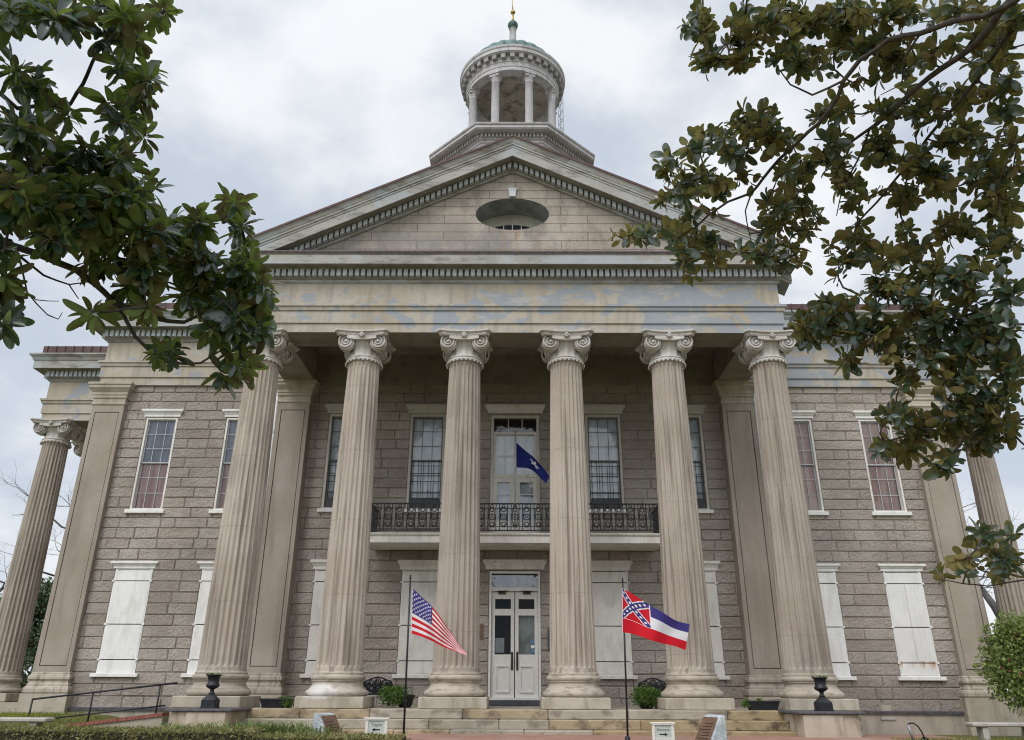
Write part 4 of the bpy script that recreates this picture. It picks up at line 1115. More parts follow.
# ramp with handrail
rp = empty('access_ramp', (-9.4,.3,-.5)); tag(rp, 'sloping ramp wall with red brick coping at the left of the steps', 'ramp')
z_at = lambda x: -.413+(x+10.59)*.118
mb = MB(); V = [(x, y, z) for y in (-.1, .5) for x, z in ((-10.9,-1.0),(-8.2,-1.0),(-8.2,z_at(-8.2)-.06),(-10.9,z_at(-10.9)-.06))]
mb.add(V, [(0,1,2,3),(7,6,5,4),(0,4,5,1),(1,5,6,2),(2,6,7,3),(3,7,4,0)]); o = mb.build('ramp_wall', M['foundation'], rp, (9.4,-.3,.5)); fix_normals(o)
M['brick'] = plain('red_brick', (.24,.085,.065), .9, .25, scale=10, bump=.3)
mb = MB(); x = -10.9
while x < -8.22:
    e = min(x+.105, -8.2); V = [(u, y, z_at(u)+h) for h in (-.06,.015) for y in (-.14,.54) for u in (x+.004, e-.004)]
    mb.add(V, [(0,2,3,1),(4,5,7,6),(0,1,5,4),(2,6,7,3),(0,4,6,2),(1,3,7,5)]); x = e
mb.build('coping', M['brick'], rp, (9.4,-.3,.5))
hr = empty('handrail', (-10,.2,-.4)); tag(hr, 'black steel handrail sloping up along the ramp at the left', 'handrail')
zr = lambda x: .156+(x+11.565)*.108
mb = MB(); mb.tube([(-11.5,.2,zr(-11.5)-.01),(-8.1,.2,zr(-8.1))], .022, 8); mb.build('top_rail', M['iron'], hr, (10,-.2,.4))
mb = MB(); mb.tube([(-10.85,.2,-.25),(-8.3,.2,.03)], .018, 8); mb.build('lower_rail', M['iron'], hr, (10,-.2,.4))
for x in (-11.5,-10.08,-8.5):
    mb = MB(); mb.tube([(x,.2,-.45),(x,.2,zr(x)-.02)], .022, 8); mb.build('post', M['iron'], hr, (10,-.2,.4))
# garden benches
def slab_bench(x, y, z, L, label, rz=0):
    b = empty('stone_bench', (x, y, z), rz); tag(b, label, 'stone bench')
    mb = MB(); mb.bbox(-L/2, L/2, -.19,.19,.36,.45,.025); mb.build('seat', M['pebble'], b)
    for sx in (-1, 1):
        mb = MB(); mb.bbox(sx*L*.32-.07, sx*L*.32+.07, -.14,.14,-.1,.36,.015); mb.build('leg', M['pebble'], b)
slab_bench(-10.52,-2.0,-.625,1.5,'pale concrete bench on the grass in front of the left corner pilaster')
slab_bench(11.1,-.5,-.68,1.6,'pale concrete bench at the right, below the leafy shrub')
hp = empty('hose_post', (8.75,-1,-.6)); tag(hp, 'short grey post with a curved black hose by the right wing', 'hose post')
mb = MB(); mb.tube([(0,0,0),(-.06,0,.33)], .028, 8); mb.build('post', M['mast'], hp)
mb = MB(); mb.tube([(-.06,0,.33),(-.02,0,.36),(.06,0,.365),(.15,0,.31),(.22,0,.19),(.26,0,.02)], .016, 8); mb.tube([(.26+.07*math.cos(t*.7),.03*t*.1,.03+.05*math.sin(t*.7)) for t in range(10)], .014, 6); mb.build('hose', M['iron'], hp)

# ================================================================== GROUND
def gz(x, y):
    z = -.478
    if y < -3.6: z -= .052*(-3.6-y) if y > -22 else .052*18.4
    def ss(t): t = max(0, min(1, t)); return t*t*(3-2*t)
    z += .24*ss((-10.3-x)/1.0)*ss((y+4.5)/3)*ss((6-y)/3)
    z -= .20*ss((x-7.7)/.8)*ss((y+3.6)/2)
    z -= .10*ss((-8.6-x)/.6)*ss((x+10.6)/.6)*ss((y+2.6)/1)
    return z
M['lawn'] = stone('lawn_soil', (.105,.115,.03), (.145,.15,.045), (.075,.06,.035), 1.4, .5, (2,2,2), bump=.6)
def brickpath():
    m, g, b = new_mat('brick_paving'); p = g.pos()
    br = g.node('ShaderNodeTexBrick'); g.put(br.inputs['Vector'], p); br.inputs['Scale'].default_value = 1
    br.inputs['Brick Width'].default_value = .22; br.inputs['Row Height'].default_value = .11; br.inputs['Mortar Size'].default_value = .006
    br.inputs['Color1'].default_value = (.34,.175,.125,1); br.inputs['Color2'].default_value = (.27,.13,.095,1); br.inputs['Mortar'].default_value = (.28,.23,.19,1)
    c = g.mix(g.math('MULTIPLY', g.ramp(g.noise(p, 1.5, 6), .45, .7), .5), br.outputs['Color'], (.36,.27,.21))
    g.put(b.inputs['Base Color'], c); b.inputs['Roughness'].default_value = .9; g.put(b.inputs['Normal'], g.bump(br.outputs['Fac'], -.4, .01)); return m
M['paving'] = brickpath()
xs = [-1200,-400,-120,-60,-35]+[-25+.5*i for i in range(101)]+[35,60,120,400,1200]
ys = [-400,-120,-60,-30,-22]+[-20+.5*i for i in range(65)]+[16,24,40,90,300,1500]
mb = MB(); nx = len(xs)
mb.add([(x, y, gz(x, y)) for y in ys for x in xs], [(j*nx+i, j*nx+i+1, (j+1)*nx+i+1, (j+1)*nx+i) for j in range(len(ys)-1) for i in range(nx-1)], 0, True)
tag(mb.build('ground', M['lawn']), kind='structure')
def sheet(x0, x1, y0, y1, dz_, name, mat):
    mb = MB(); n1, n2 = max(1, int((x1-x0)/.5)), max(1, int((y1-y0)/.5))
    mb.add([(x0+(x1-x0)*i/n1, y0+(y1-y0)*j/n2, gz(x0+(x1-x0)*i/n1, y0+(y1-y0)*j/n2)+dz_) for j in range(n2+1) for i in range(n1+1)],
           [(j*(n1+1)+i, j*(n1+1)+i+1, (j+1)*(n1+1)+i+1, (j+1)*(n1+1)+i) for j in range(n2) for i in range(n1)])
    return tag(mb.build(name, mat), kind='structure')
sheet(-1.95, 2.6, -18, -1.70, .012, 'brick_path', M['paving'])
sheet(-8, 8.0, -3.4, -1.71, .008, 'brick_walk', M['paving'])
mb = MB(); mb.box(8.2,11.2,.4,3.4,-.8,-.665); tag(mb.build('brick_border', M['paving']), kind='structure')

# grass, hedge and strap-leaf plants
def blades(mb, pts, h, w, rnd, lean=.5):
    for (x, y, z) in pts:
        a = rnd.uniform(0, 2*PI); hh = h*rnd.uniform(.55,1.25); d = Vector((math.cos(a), math.sin(a), 0)); s_ = Vector((-d.y, d.x, 0))*w
        p = Vector((x, y, z)); q = p+Vector((0,0,hh*.62))+d*hh*lean*.3; t = p+Vector((0,0,hh*(.95-lean*.25)))+d*hh*lean
        mb.add([p-s_, p+s_, q+s_*.8, q-s_*.8, t], [(0,1,2,3),(3,2,4)])
rnd = random.Random(77)
mb = MB()
pts = []
for i in range(9000):
    x, y = rnd.uniform(-14.5,-9.2), rnd.uniform(-4.5,2.6)
    pts.append((x, y, gz(x, y)-.01))
for i in range(9000):
    x, y = rnd.uniform(9.0,14.5), rnd.uniform(-4.5,1.0)
    pts.append((x, y, gz(x, y)-.01))
for i in range(3500):
    x, y = rnd.uniform(2.7,9.5), rnd.uniform(-5.5,-4.0)
    pts.append((x, y, gz(x, y)-.01))
blades(mb, pts, .10, .006, rnd)
tag(mb.build('grass', M['grass']), kind='stuff')
mb = MB(); pts = []
for i in range(420):     # bright tuft beside the left bench
    x, y = rnd.gauss(-9.55,.16), rnd.gauss(-1.9,.15); pts.append((x, y, gz(x, y)))
blades(mb, pts, .27, .008, rnd, .6); tag(mb.build('grass_tuft', M['grass']), 'bright green tuft of grass beside the left concrete bench', 'grass tuft')
mb = MB(); pts = []
for i in range(1500):
    x = rnd.uniform(-6.2,-3.1); y = rnd.uniform(-5.7,-4.6); pts.append((x, y, gz(x, y)))
for i in range(260):
    x = rnd.gauss(-4.3,.35); y = rnd.gauss(-5.2,.2); pts.append((x, y, gz(x, y)+.08))
blades(mb, pts, .46, .013, rnd, .75)
tag(mb.build('strap_leaf_border', M['liriope']), kind='stuff')
hd = empty('hedge', (-7.5,-6.4,-.65)); tag(hd, 'low clipped green hedge along the lower left edge', 'hedge')
HX0, HX1, HY0, HY1, HZ = -12.5, -1.75, -6.9, -6.0, -.155
def hz(x): return HZ-.025*(x+10)/8 - (.07 if x > -4.0 else 0)+.03*mnoise.noise(Vector((x*1.3, 0, 3)))
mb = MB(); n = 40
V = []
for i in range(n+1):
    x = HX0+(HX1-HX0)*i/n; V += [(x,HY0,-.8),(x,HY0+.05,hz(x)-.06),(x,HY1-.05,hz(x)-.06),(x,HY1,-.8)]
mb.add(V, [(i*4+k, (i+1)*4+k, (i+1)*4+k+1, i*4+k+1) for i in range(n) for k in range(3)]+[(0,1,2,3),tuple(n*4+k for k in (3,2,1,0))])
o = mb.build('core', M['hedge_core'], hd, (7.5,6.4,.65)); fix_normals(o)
mb = MB()
for i in range(15000):
    x = rnd.uniform(HX0, HX1); f = rnd.random()
    if f < .6: p = Vector((x, rnd.uniform(HY0, HY1), hz(x)-.05+rnd.uniform(-.03,.02)))
    else: p = Vector((x, HY0+rnd.uniform(-.02,.05), rnd.uniform(-.7, hz(x)-.03)))
    t = Vector((rnd.gauss(.35,.5), rnd.gauss(-.25,.4), rnd.gauss(.45,.35))).normalized()*rnd.uniform(.04,.085)
    s_ = t.cross(Vector((rnd.gauss(0,1), rnd.gauss(0,1), rnd.gauss(0,1))))
    if s_.length < 1e-4: continue
    s_ = s_.normalized()*.012
    mb.add([p, p+t*.5+s_, p+t, p+t*.5-s_], [(0,1,2,3)])
mb.build('leaves', M['hedge'], hd, (7.5,6.4,.65))

# leafy shrub at the right
sb = empty('leafy_shrub', (12.68,1.0,-.4)); tag(sb, 'round leafy shrub with a few red blooms at the right edge', 'shrub')
mb = MB(); r2 = random.Random(4)
for (c, rad, n) in (((12.5,1,1.0),(.95,.9,.98),2700), ((12.35,.9,1.7),(.6,.6,.52),1200), ((12.95,1.1,1.6),(.8,.7,.65),1200), ((12.0,.9,.85),(.45,.5,.6),900), ((12.4,.7,.35),(.7,.5,.4),700)):
    leaf_cloud(mb, (c[0]-12.5, c[1]-1, c[2]+.4), rad, n, .115, r2, .3, 0)
mb.build('foliage', M['camellia'], sb)
mb = MB()
for i in range(9):
    d = Vector((r2.gauss(-.4,.5), r2.gauss(-.8,.3), r2.gauss(.1,.5))).normalized(); mb.sphere((.05+d.x*.9, d.y*.8, 1.45+d.z*.85), .03, 6)
mb.build('flowers', M['flower'], sb)
mb = MB()
for i in range(7):
    a = i*.9; mb.tube([(0,0,-.1),(.1*math.cos(a),.1*math.sin(a),.5),(.5*math.cos(a),.5*math.sin(a),1.3+.1*(i%3))], [.035,.025,.01], 6)
mb.build('trunk', M['bark'], sb)

# ================================================================== TREES BEHIND
def bare_tree(base, height, seed, label, lean=(0,0), depth=6):
    r2 = random.Random(seed); t = empty('bare_tree', base); tag(t, label, 'bare tree', 'leafless trees behind the building')
    mt, mbn = MB(), MB()
    def grow(p, d, L, r, lv):
        pts = [p]; rr = [r]; q = p.copy(); n = 4
        for i in range(n):
            d = (d+Vector((r2.gauss(0,.14), r2.gauss(0,.14), r2.gauss(.03,.10)))).normalized(); q = q+d*L/n; pts.append(q.copy()); rr.append(r*(1-.38*(i+1)/n))
        (mt if lv == 0 else mbn).tube(pts, rr, 6 if lv < 2 else 4)
        if lv >= depth: return
        for k in range(2 if lv == 0 else r2.choice((2,2,3))):
            ax = Vector((r2.gauss(0,1), r2.gauss(0,1), r2.gauss(0,.5))); ax = (ax-d*ax.dot(d)).normalized()
            sp = r2.uniform(.35,.95); nd = (d*math.cos(sp)+ax*math.sin(sp)).normalized()
            i = r2.choice((2,3,4)) if k else 4
            grow(pts[i], nd, L*r2.uniform(.58,.85), rr[i]*(.84 if k == 0 else .70), lv+1)
    grow(Vector((0,0,-.5)), Vector((lean[0], lean[1], 1)).normalized(), height*.33, height*.026, 0)
    mt.build('trunk', M['barebark'], t); mbn.build('branches', M['barebark'], t)
bare_tree((-24.6,22,-.5), 15, 3, 'bare tree behind the far left column, at the edge of the photo', (.05,0), 7)
bare_tree((-27,17,-.5), 10, 8, 'smaller bare tree with a crooked trunk left of the left corner pilaster', (.1,0), 7)
bare_tree((27,21,-.5), 16, 12, 'tall bare tree behind the far right column', (-.1,0))
bare_tree((24.5,27,-.5), 15, 15, 'bare tree with fine twigs between right pilaster and right column', (-.05,0), 7)
bare_tree((33,24,-.5), 18, 19, 'bare tree farthest right, half hidden by magnolia leaves', (-.15,0))
def evergreen(base, h, r, seed, label):
    r2 = random.Random(seed); t = empty('evergreen_tree', base); tag(t, label, 'evergreen tree')
    mb = MB(); mb.tube([(0,0,-.5),(.05,0,h*.5),(0,0,h*.9)], [.18,.12,.03], 8); mb.build('trunk', M['bark'], t)
    mb = MB()
    for i in range(34):
        z = h*(.08+.86*r2.random()); rr = r*(1-.75*(z/h))*r2.uniform(.4,.9); a = r2.uniform(0, 2*PI)
        leaf_cloud(mb, (rr*math.cos(a), rr*math.sin(a), z), (r*.45,r*.45,h*.12), 420, .19, r2, .3)
    mb.build('crown', M['evergreen'], t)
evergreen((-22.6,18,-.5), 5.6, 2.5, 31, 'dark evergreen tree between the left column and the left corner pilaster')
evergreen((-28.5,20,-.5), 4.6, 2.6, 32, 'dark evergreen tree left of the far left column')

# ================================================================== MAGNOLIAS
def leaf_rosette(mb, p, axis, L, n, rnd, droop, el0, el1, shape=((0,.06),(.16,.55),(.38,.95),(.62,1.0),(.83,.66),(1,.04)), wf=(.23,.29)):
    axis = axis.normalized(); a0 = Vector((.3,.8,.1)); a0 = (a0-axis*a0.dot(axis)).normalized(); b0 = axis.cross(a0)
    ph = rnd.uniform(0, 6.28)
    for i in range(n):
        az = ph+i*2.39996+rnd.uniform(-.3,.3); rank = i/n
        el = R_(el0+el1*rank+rnd.uniform(-16,16))                     # angle from the twig axis
        rad = a0*math.cos(az)+b0*math.sin(az)
        d = (axis*math.cos(el)+rad*math.sin(el)+Vector((0,0,-droop*(.25+rank)*rnd.uniform(.4,1.3)))).normalized()
        side = d.cross(axis)
        if side.length < .05: side = d.cross(Vector((1,0,0)))
        side.normalize(); nrm = side.cross(d)
        if nrm.dot(axis) < 0: nrm = -nrm; 
        side = d.cross(nrm)                                         # so that faces look along nrm
        roll = rnd.gauss(0,.35); nrm, side = nrm*math.cos(roll)+side*math.sin(roll), side*math.cos(roll)-nrm*math.sin(roll)
        l = L*rnd.uniform(.55,1.2); w = l*rnd.uniform(*wf); st = p-axis*rnd.uniform(0,.05)+d*.02
        curl = rnd.uniform(-.04,.36)*l; V = []
        for k, (t, ww) in enumerate(shape):
            c = st+d*(l*t)-nrm*(curl*t*t)
            e = nrm*(w*ww*.34)
            V += [c-side*w*ww+e, c, c+side*w*ww+e]
        F = []
        for k in range(len(shape)-1):
            o = k*3; F += [(o, o+1, o+4, o+3), (o+1, o+2, o+5, o+4)]
        # orient so that the glossy upper side looks along nrm
        v0, v1, v2 = V[3], V[4], V[7]
        if (Vector(v1)-Vector(v0)).cross(Vector(v2)-Vector(v0)).dot(nrm) < 0: F = [tuple(reversed(f)) for f in F]
        mb.add(V, F, 0, True)
def magnolia(name, base, trunk_top, limbs, spots, dist, djit, L, nleaf, leafmat, seed, label, droop, dens, axis_bias, off_pts, shape, wf, shrink, els):
    rnd = random.Random(seed); t = empty(name, base); tag(t, label, 'magnolia tree')
    B = Vector(base); mt, mbr, ml = MB(), MB(), MB(); nodes = []
    T = Vector(trunk_top); pts = [B+Vector((0,0,-.4)), B.lerp(T,.3)+Vector((.08,.05,0)), B.lerp(T,.65)+Vector((-.06,.08,0)), T]
    mt.tube([p-B for p in pts], [.34,.24,.20,.13], 12)
    for i in range(12): nodes.append((B.lerp(T, .35+.65*i/11), .1))
    for limb, r0, r1 in limbs:
        # densify with slight wobble
        P = []
        for a, b in zip(limb[:-1], limb[1:]):
            k = max(2, int((b-a).length/.12))
            for i in range(k): P.append(a.lerp(b, i/k))
        P.append(limb[-1]); n = len(P)
        P = [p+Vector((mnoise.noise(p*3.1), mnoise.noise(p*3.1+Vector((9,0,0))), mnoise.noise(p*3.1+Vector((0,7,0)))))*.035 for p in P]
        rr = [.85*(r0+(r1-r0)*i/(n-1)) for i in range(n)]
        mbr.tube([p-B for p in P], rr, 8)
        nodes += list(zip(P, rr)); ends = len(nodes)
    ros = []
    for sp in spots:
        cx, cy, rx, ry = sp[:4]; k = sp[4] if len(sp) > 4 else max(1, int(PI*rx*ry*dens+.5))
        for i in range(k):
            a = rnd.uniform(0, 2*PI); q = math.sqrt(rnd.random())*.92
            px, py = cx+max(2, rx-shrink)*q*math.cos(a), cy+max(2, ry-shrink)*q*math.sin(a)
            ros.append(at(px, py, dist(px, py)+rnd.uniform(-djit, djit)))
    ros += off_pts(rnd)
    # join every leaf whorl to the nearest wood, nearest first
    todo = list(ros); NP = [n[0] for n in nodes]
    best = []
    for p in todo:
        bi = min(range(len(NP)), key=lambda i: (NP[i]-p).length_squared); best.append([bi, (NP[bi]-p).length])
    rem = set(range(len(todo)))
    while rem:
        i = min(rem, key=lambda k: best[k][1]); rem.discard(i); p = todo[i]; q = NP[best[i][0]]
        v = p-q; Ld = v.length
        off = Vector((rnd.gauss(0,1), rnd.gauss(0,1), rnd.gauss(-.4,.6)))*Ld*.10
        m1 = q.lerp(p,.35)+off; m2 = q.lerp(p,.7)+off*.8+Vector((0,0,-.04*Ld))
        r = .006+.009*min(1, Ld)
        mbr.tube([q-B, m1-B, m2-B, p-B], [r*1.35, r*1.1, r, .004], 5)
        new = [m1, m2, p] if Ld > .25 else [p]
        for s_ in new:
            NP.append(s_)
            for k in rem:
                dd = (s_-todo[k]).length
                if dd < best[k][1]: best[k] = [len(NP)-1, dd]
        ax = (v.normalized()*.55+Vector((rnd.gauss(0,.5)+axis_bias[0], rnd.gauss(0,.5)+axis_bias[1], rnd.gauss(.3,.45)+axis_bias[2]))).normalized()
        leaf_rosette(ml, p-B, ax, L*rnd.uniform(.7,1.2), rnd.randint(*nleaf), rnd, droop, *els, shape, wf)
        if rnd.random() < .6 and Ld < .45:
            leaf_rosette(ml, m2-B, ax, L*.85, 5, rnd, droop, *els, shape, wf)
    mt.build('trunk', M['bark'], t); mbr.build('branches', M['bark'], t); ml.build('crown', leafmat, t)
def px(pts, d):
    return [at(x, y, (d[0]+(d[1]-d[0])*i/(len(pts)-1)) if isinstance(d, tuple) else d) for i, (x, y) in enumerate(pts)]
# left tree
TL = Vector((-8.4,-13.6,6.2))
limbsL = [
 ([Vector((-8.3,-13.7,3.2))]+px([(-60,215),(0,243),(40,255),(75,268),(95,285),(112,303),(122,318)], (6.9,6.4)), .075, .022),
 (px([(112,303),(150,318),(185,322),(205,315),(225,300)], (6.45,6.1)), .024, .010),
 (px([(118,308),(132,335),(150,352),(172,362),(200,362),(222,350)], (6.45,6.2)), .018, .008),
 ([Vector((-8.3,-13.7,4.6))]+px([(-50,150),(0,165),(60,190),(120,210),(170,235),(215,255),(250,290)], (7.3,6.3)), .06, .012),
 (px([(-20,235),(10,240),(20,262),(28,290),(48,312)], (6.8,6.9)), .014, .005),
 (px([(20,258),(45,275),(70,285),(80,300)], (6.8,6.6)), .012, .004),
 (px([(70,285),(88,283),(95,276)], (6.66,6.6)), .007, .003),
 (px([(28,290),(38,297),(60,300)], (6.84,6.8)), .007, .003), (px([(48,312),(58,318),(62,311)], (6.9,6.9)), .006, .003),
 ([Vector((-8.4,-13.6,6.0))]+px([(-40,60),(20,110),(70,105),(84,85),(92,62),(100,45),(115,20)], (7.2,6.8)), .05, .012),
 ([Vector((-8.4,-13.6,6.2))]+px([(-40,-60),(15,-25),(60,10),(80,30)], (7.0,6.8)), .05, .008),
]
spotsL = [(15,15,20,22),(60,15,22,20),(45,5,30,9),(100,6,14,12),(122,15,20,18),(130,36,20,16),(160,10,20,12),(108,36,10,10),
 (120,64,16,14),(147,75,18,20),(138,95,20,13),(124,118,20,16),(146,134,12,14),(112,104,10,9),
 (18,66,16,8),(36,80,18,20),(50,100,14,12),(68,112,13,10),
 (30,130,35,22),(20,170,30,35),(70,150,35,25),(115,160,30,22),(30,205,35,25),(80,195,40,35),(135,190,38,32),(110,235,40,28),(160,225,35,32),(150,265,35,28),(195,225,22,20),(195,260,35,30),(235,205,20,20),(240,225,14,14),(20,215,26,22,5),(150,245,30,22,5),(60,238,30,16,5),(100,262,28,16,5),(135,285,24,14,4),(205,275,30,25,5),(235,300,35,30,7),(255,272,22,20,3),(220,330,25,20,4),(180,245,25,20,4),(247,247,18,14,2),(262,300,20,24,3),(235,350,20,24,3),
 (200,290,35,25),(240,275,28,26),(260,290,20,26),(245,320,26,26),(215,310,20,18),(262,325,12,18),(245,362,14,14),(225,372,12,10),
 (165,352,24,16),(92,312,11,13),(148,308,20,14),(60,225,30,18),(4,250,14,18),(5,285,14,20),(3,322,12,16)]
def offL(rnd):
    out = []
    while len(out) < 110:
        d = Vector((rnd.gauss(0,1), rnd.gauss(0,1), rnd.gauss(0,1))).normalized()*rnd.uniform(.45,1)
        p = Vector((-8.2+d.x*3.0, -13.8+d.y*3.2, 5.6+d.z*3.0))
        if not in_frame(p, 60) and (p-CAM_O).length > 3: out.append(p)
    for i in range(120):      # the limb's foliage goes on beyond the photo's edge
        x, y = rnd.uniform(-230,-12), rnd.uniform(-120,300); out.append(at(x, y, 6.6-.0015*x+rnd.uniform(-.6,.7)))
    for i in range(45):
        x, y = rnd.uniform(-100,190), rnd.uniform(-170,-14); out.append(at(x, y, 6.7+rnd.uniform(-.6,.7)))
    return out
magnolia('magnolia_tree', (-8.4,-13.6,-1.0), TL, limbsL, spotsL, lambda x, y: 6.5+.0012*(x-150), .55, .152, (9,14), M['leafL'], 5,
         'magnolia with dark glossy green leaves reaching in from the left', 0.5, .0043, (.1,-.1,.6), offL, ((0,.06),(.14,.5),(.36,.92),(.62,1.0),(.84,.82),(.95,.5),(1,.10)), (.17,.22), 12, (35,100))
TR = Vector((9.6,-12.0,8.0))
limbsR = [
 ([TR, at(1060,-40,8.9)]+px([(1013,2),(985,14),(950,22),(920,35),(890,40),(860,58),(845,80),(838,97),(820,125),(800,142),(780,157),(762,180),(750,193),(728,202),(705,216),(692,228)], (8.8,9.3)), .075, .012),
 (px([(1040,-20),(1000,12),(975,45),(940,68),(915,90),(890,112),(868,130),(850,142),(815,140)], (9.0,9.6)), .05, .010),
 (px([(868,130),(858,160),(842,190),(835,215)], (9.6,9.6)), .014, .006),
 ([Vector((9.6,-12,6.4)), at(1070,-10,9.3)]+px([(1015,25),(990,60),(975,80),(950,110),(925,140),(910,160),(890,185),(875,205),(860,222),(845,255),(834,282)], (9.3,9.9)), .06, .008),
 ([Vector((9.6,-12,5.2)), at(1060,110,9.4)]+px([(1024,132),(1008,155),(1002,178)], (9.3,9.2)), .035, .008),
 ([Vector((9.6,-12,4.6))]+px([(1090,250),(1024,283),(1000,298),(975,313),(950,319),(930,326),(900,342),(870,350)], (9.3,9.6)), .06, .010),
 ([Vector((9.6,-12,3.6))]+px([(1100,380),(1024,418),(1000,428),(980,440),(955,452)], (9.2,9.4)), .04, .010),
 ([Vector((9.6,-12,2.0))]+px([(1110,570),(1024,578),(990,586),(965,584),(945,578)], (9.2,9.0)), .03, .006),
 (px([(845,80),(815,95),(790,85),(770,60)], (9.0,9.0)), .016, .006),
 (px([(790,150),(765,145),(748,150),(735,145)], (9.1,9.1)), .013, .005),
 (px([(764,178),(748,174),(738,178),(735,190),(722,192)], (9.14,9.2)), .010, .004),
 (px([(750,193),(746,212),(750,235),(752,258)], (9.2,9.3)), .011, .004),
 (px([(695,225),(693,250),(694,268)], (9.3,9.3)), .008, .004),
 (px([(692,228),(670,236),(640,238),(620,240)], (9.3,9.4)), .009, .004),
 (px([(920,35),(905,60),(900,85),(880,95)], (8.9,9.1)), .014, .005),
 (px([(975,80),(1000,95),(1015,110)], (9.4,9.2)), .014, .006),
]
spotsR = [(700,25,18,26),(712,60,18,16),(742,28,22,24),(745,60,12,10),(785,22,30,22),(830,18,36,20),(880,14,40,14),(950,12,40,14),(1005,20,18,20),(800,60,28,16),(848,45,20,16),(900,60,26,12),(990,50,20,16),
 (690,145,14,12),(668,165,13,13),(680,190,18,20),(700,180,16,16),(662,200,8,8),(715,135,26,12),(750,120,30,16),(775,135,22,16),(735,155,14,8),(690,215,9,8),
 (625,234,16,9),(650,234,16,9),(672,236,14,10),(690,240,14,9),(685,258,10,14),(706,238,12,9),(692,276,6,6),(748,252,14,11),(768,256,12,11),(710,255,10,8),
 (790,180,20,24),(800,218,22,20),(785,212,10,20),(812,160,14,12),(775,222,10,12),(835,110,18,14),(836,158,14,22),(850,190,18,20),(882,150,18,18),(890,108,26,12),(915,160,16,14),(930,110,22,14),(960,140,26,18),(985,175,24,18),(1008,130,8,20),(940,180,26,16),(905,200,20,14),(1000,205,20,18),(965,95,18,12),(1010,85,10,14),
 (858,235,14,16),(830,250,8,10),(842,262,10,12),(885,255,14,14),(912,240,18,14),(955,225,22,16),(1000,245,20,18),(930,270,18,14),
 (808,318,20,14),(835,306,22,12),(830,330,18,12),(805,340,10,10),(862,325,20,18),(885,298,20,20),(890,338,22,22),(920,312,24,24),(928,352,24,22),(958,345,26,26),(990,335,26,30),(965,288,22,18),(1008,290,12,20),(848,360,10,14),(905,380,14,10),(1008,375,14,24),(960,385,24,14),
 (900,412,18,13),(922,430,24,18),(886,445,10,10),(905,450,16,10),(955,415,26,20),(992,400,20,22),(942,462,18,9),(985,438,22,14),(1012,430,10,18),
 (985,540,18,12),(1008,556,14,10),(968,562,14,9),(938,574,9,7),(1015,532,8,8),(995,570,14,7),
 (905,115,115,105,38),(965,375,72,85,34),(850,40,160,40,30),(760,165,70,45,14),(930,262,90,24,13),(720,225,75,35,8),(850,315,60,30,12),(1000,120,26,110,14),(776,258,16,12,3),(796,250,14,14,3),(800,268,10,12,2)]
def offR(rnd):
    out = []
    while len(out) < 120:
        d = Vector((rnd.gauss(0,1), rnd.gauss(0,1), rnd.gauss(0,1))).normalized()*rnd.uniform(.45,1)
        p = Vector((9.0+d.x*3.6, -12.5+d.y*3.6, 7.2+d.z*4.2))
        if not in_frame(p, 50) and (p-CAM_O).length > 4: out.append(p)
    for i in range(190):
        x, y = rnd.uniform(1034,1290), rnd.uniform(-160,470); out.append(at(x, y, 9.4+rnd.uniform(-.8,.8)))
    for i in range(20):
        x, y = rnd.uniform(1032,1200), rnd.uniform(510,590); out.append(at(x, y, 9.2+rnd.uniform(-.5,.5)))
    for i in range(90):
        x, y = rnd.uniform(690,1100), rnd.uniform(-170,-12); out.append(at(x, y, 9.3+rnd.uniform(-.8,.8)))
    return out
magnolia('magnolia_tree', (9.6,-12.0,-.9), TR, limbsR, spotsR, lambda x, y: 9.85 if x > 790 and y < 260 else 9.3, .65, .146, (4,9), M['leafR'], 9,
         'magnolia with rusty brown leaf undersides reaching in from the right', .4, .0108, (-.1,-.05,.15), offR, ((0,.06),(.14,.5),(.36,.9),(.62,1.0),(.84,.84),(.95,.52),(1,.10)), (.24,.32), 2, (22,90))

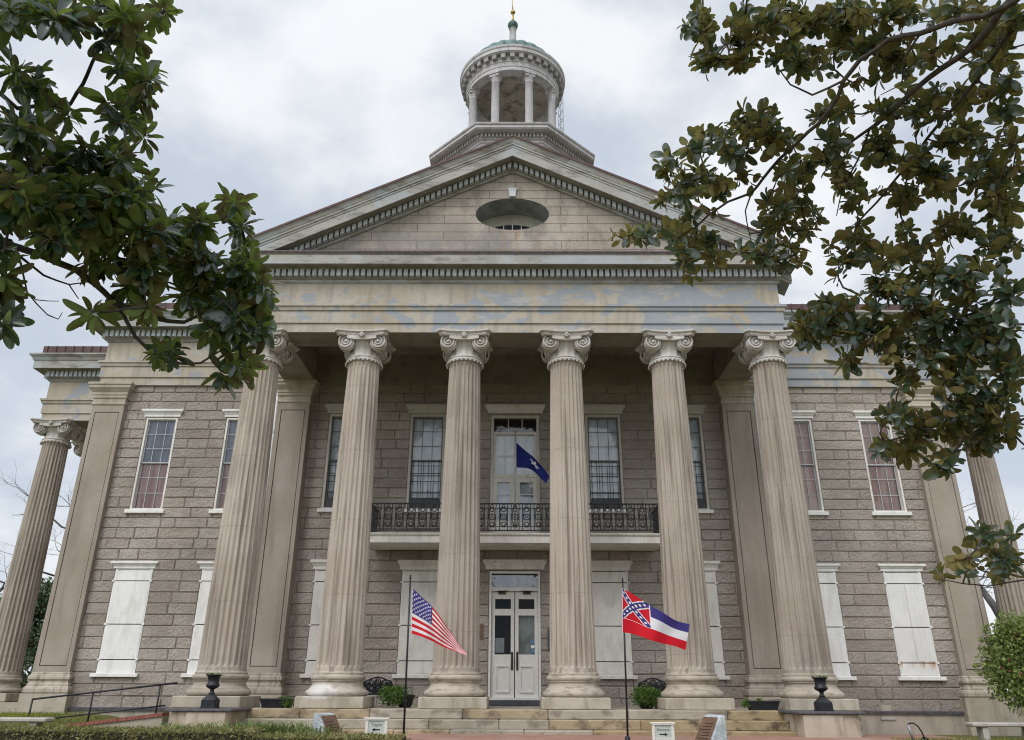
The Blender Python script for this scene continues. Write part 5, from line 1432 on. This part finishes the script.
# ================================================================== LIGHT
SUN_EL, SUN_AZ = R_(48), R_(205)      # azimuth clockwise from +Y (north): behind and left of the camera
sd = Vector((math.sin(SUN_AZ)*math.cos(SUN_EL), math.cos(SUN_AZ)*math.cos(SUN_EL), math.sin(SUN_EL)))
sl = bpy.data.lights.new('sun', 'SUN'); sl.energy = 1.5; sl.angle = R_(25); sl.color = (1,.965,.92)
so = bpy.data.objects.new('sun', sl); COL.objects.link(so); so.rotation_euler = sd.to_track_quat('Z', 'Y').to_euler(); so.location = (0,-30,40)
w = bpy.data.worlds.new('World'); scene.world = w; w.use_nodes = True; g = G(w.node_tree)
bg = g.n['Background']; sky = g.node('ShaderNodeTexSky', sky_type='NISHITA'); sky.sun_disc = False; sky.sun_elevation = SUN_EL; sky.sun_rotation = SUN_AZ
tc = g.node('ShaderNodeTexCoord').outputs['Generated']
n1 = g.noise(g.scaled(tc, (1,1,1.7)), 2.3, 6, .5, .3); n2 = g.noise(g.scaled(tc, (1,1,1.6), (3,1,7)), 5.2, 5, .55, .2)
k = g.math('ADD', g.math('MULTIPLY', n1, .7), g.math('MULTIPLY', n2, .3))
cl = g.mix(g.ramp(k, .41, .59), (5.5,6.1,7.0), (8.9,9.1,9.3))
# the veil of cloud is brighter around the hidden sun
dt = g.node('ShaderNodeVectorMath', operation='DOT_PRODUCT'); g.put(dt.inputs[0], tc); dt.inputs[1].default_value = sd
cl = g.mix(1., cl, g.ramp(dt.outputs['Value'], .1, 1., 1., 1.75), 'MULTIPLY')
g.put(bg.inputs['Color'], g.mix(.93, sky.outputs[0], cl)); bg.inputs['Strength'].default_value = .1
scene.view_settings.view_transform = 'Standard'; scene.view_settings.look = 'None'; scene.view_settings.exposure = .14; scene.view_settings.gamma = 1
scene.view_settings.use_curve_mapping = False
scene.render.engine = 'CYCLES'; scene.cycles.use_denoising = True; scene.cycles.denoising_prefilter = 'ACCURATE'; scene.cycles.filter_width = 1.1; scene.cycles.max_bounces = 8; scene.cycles.diffuse_bounces = 4; scene.cycles.transparent_max_bounces = 12
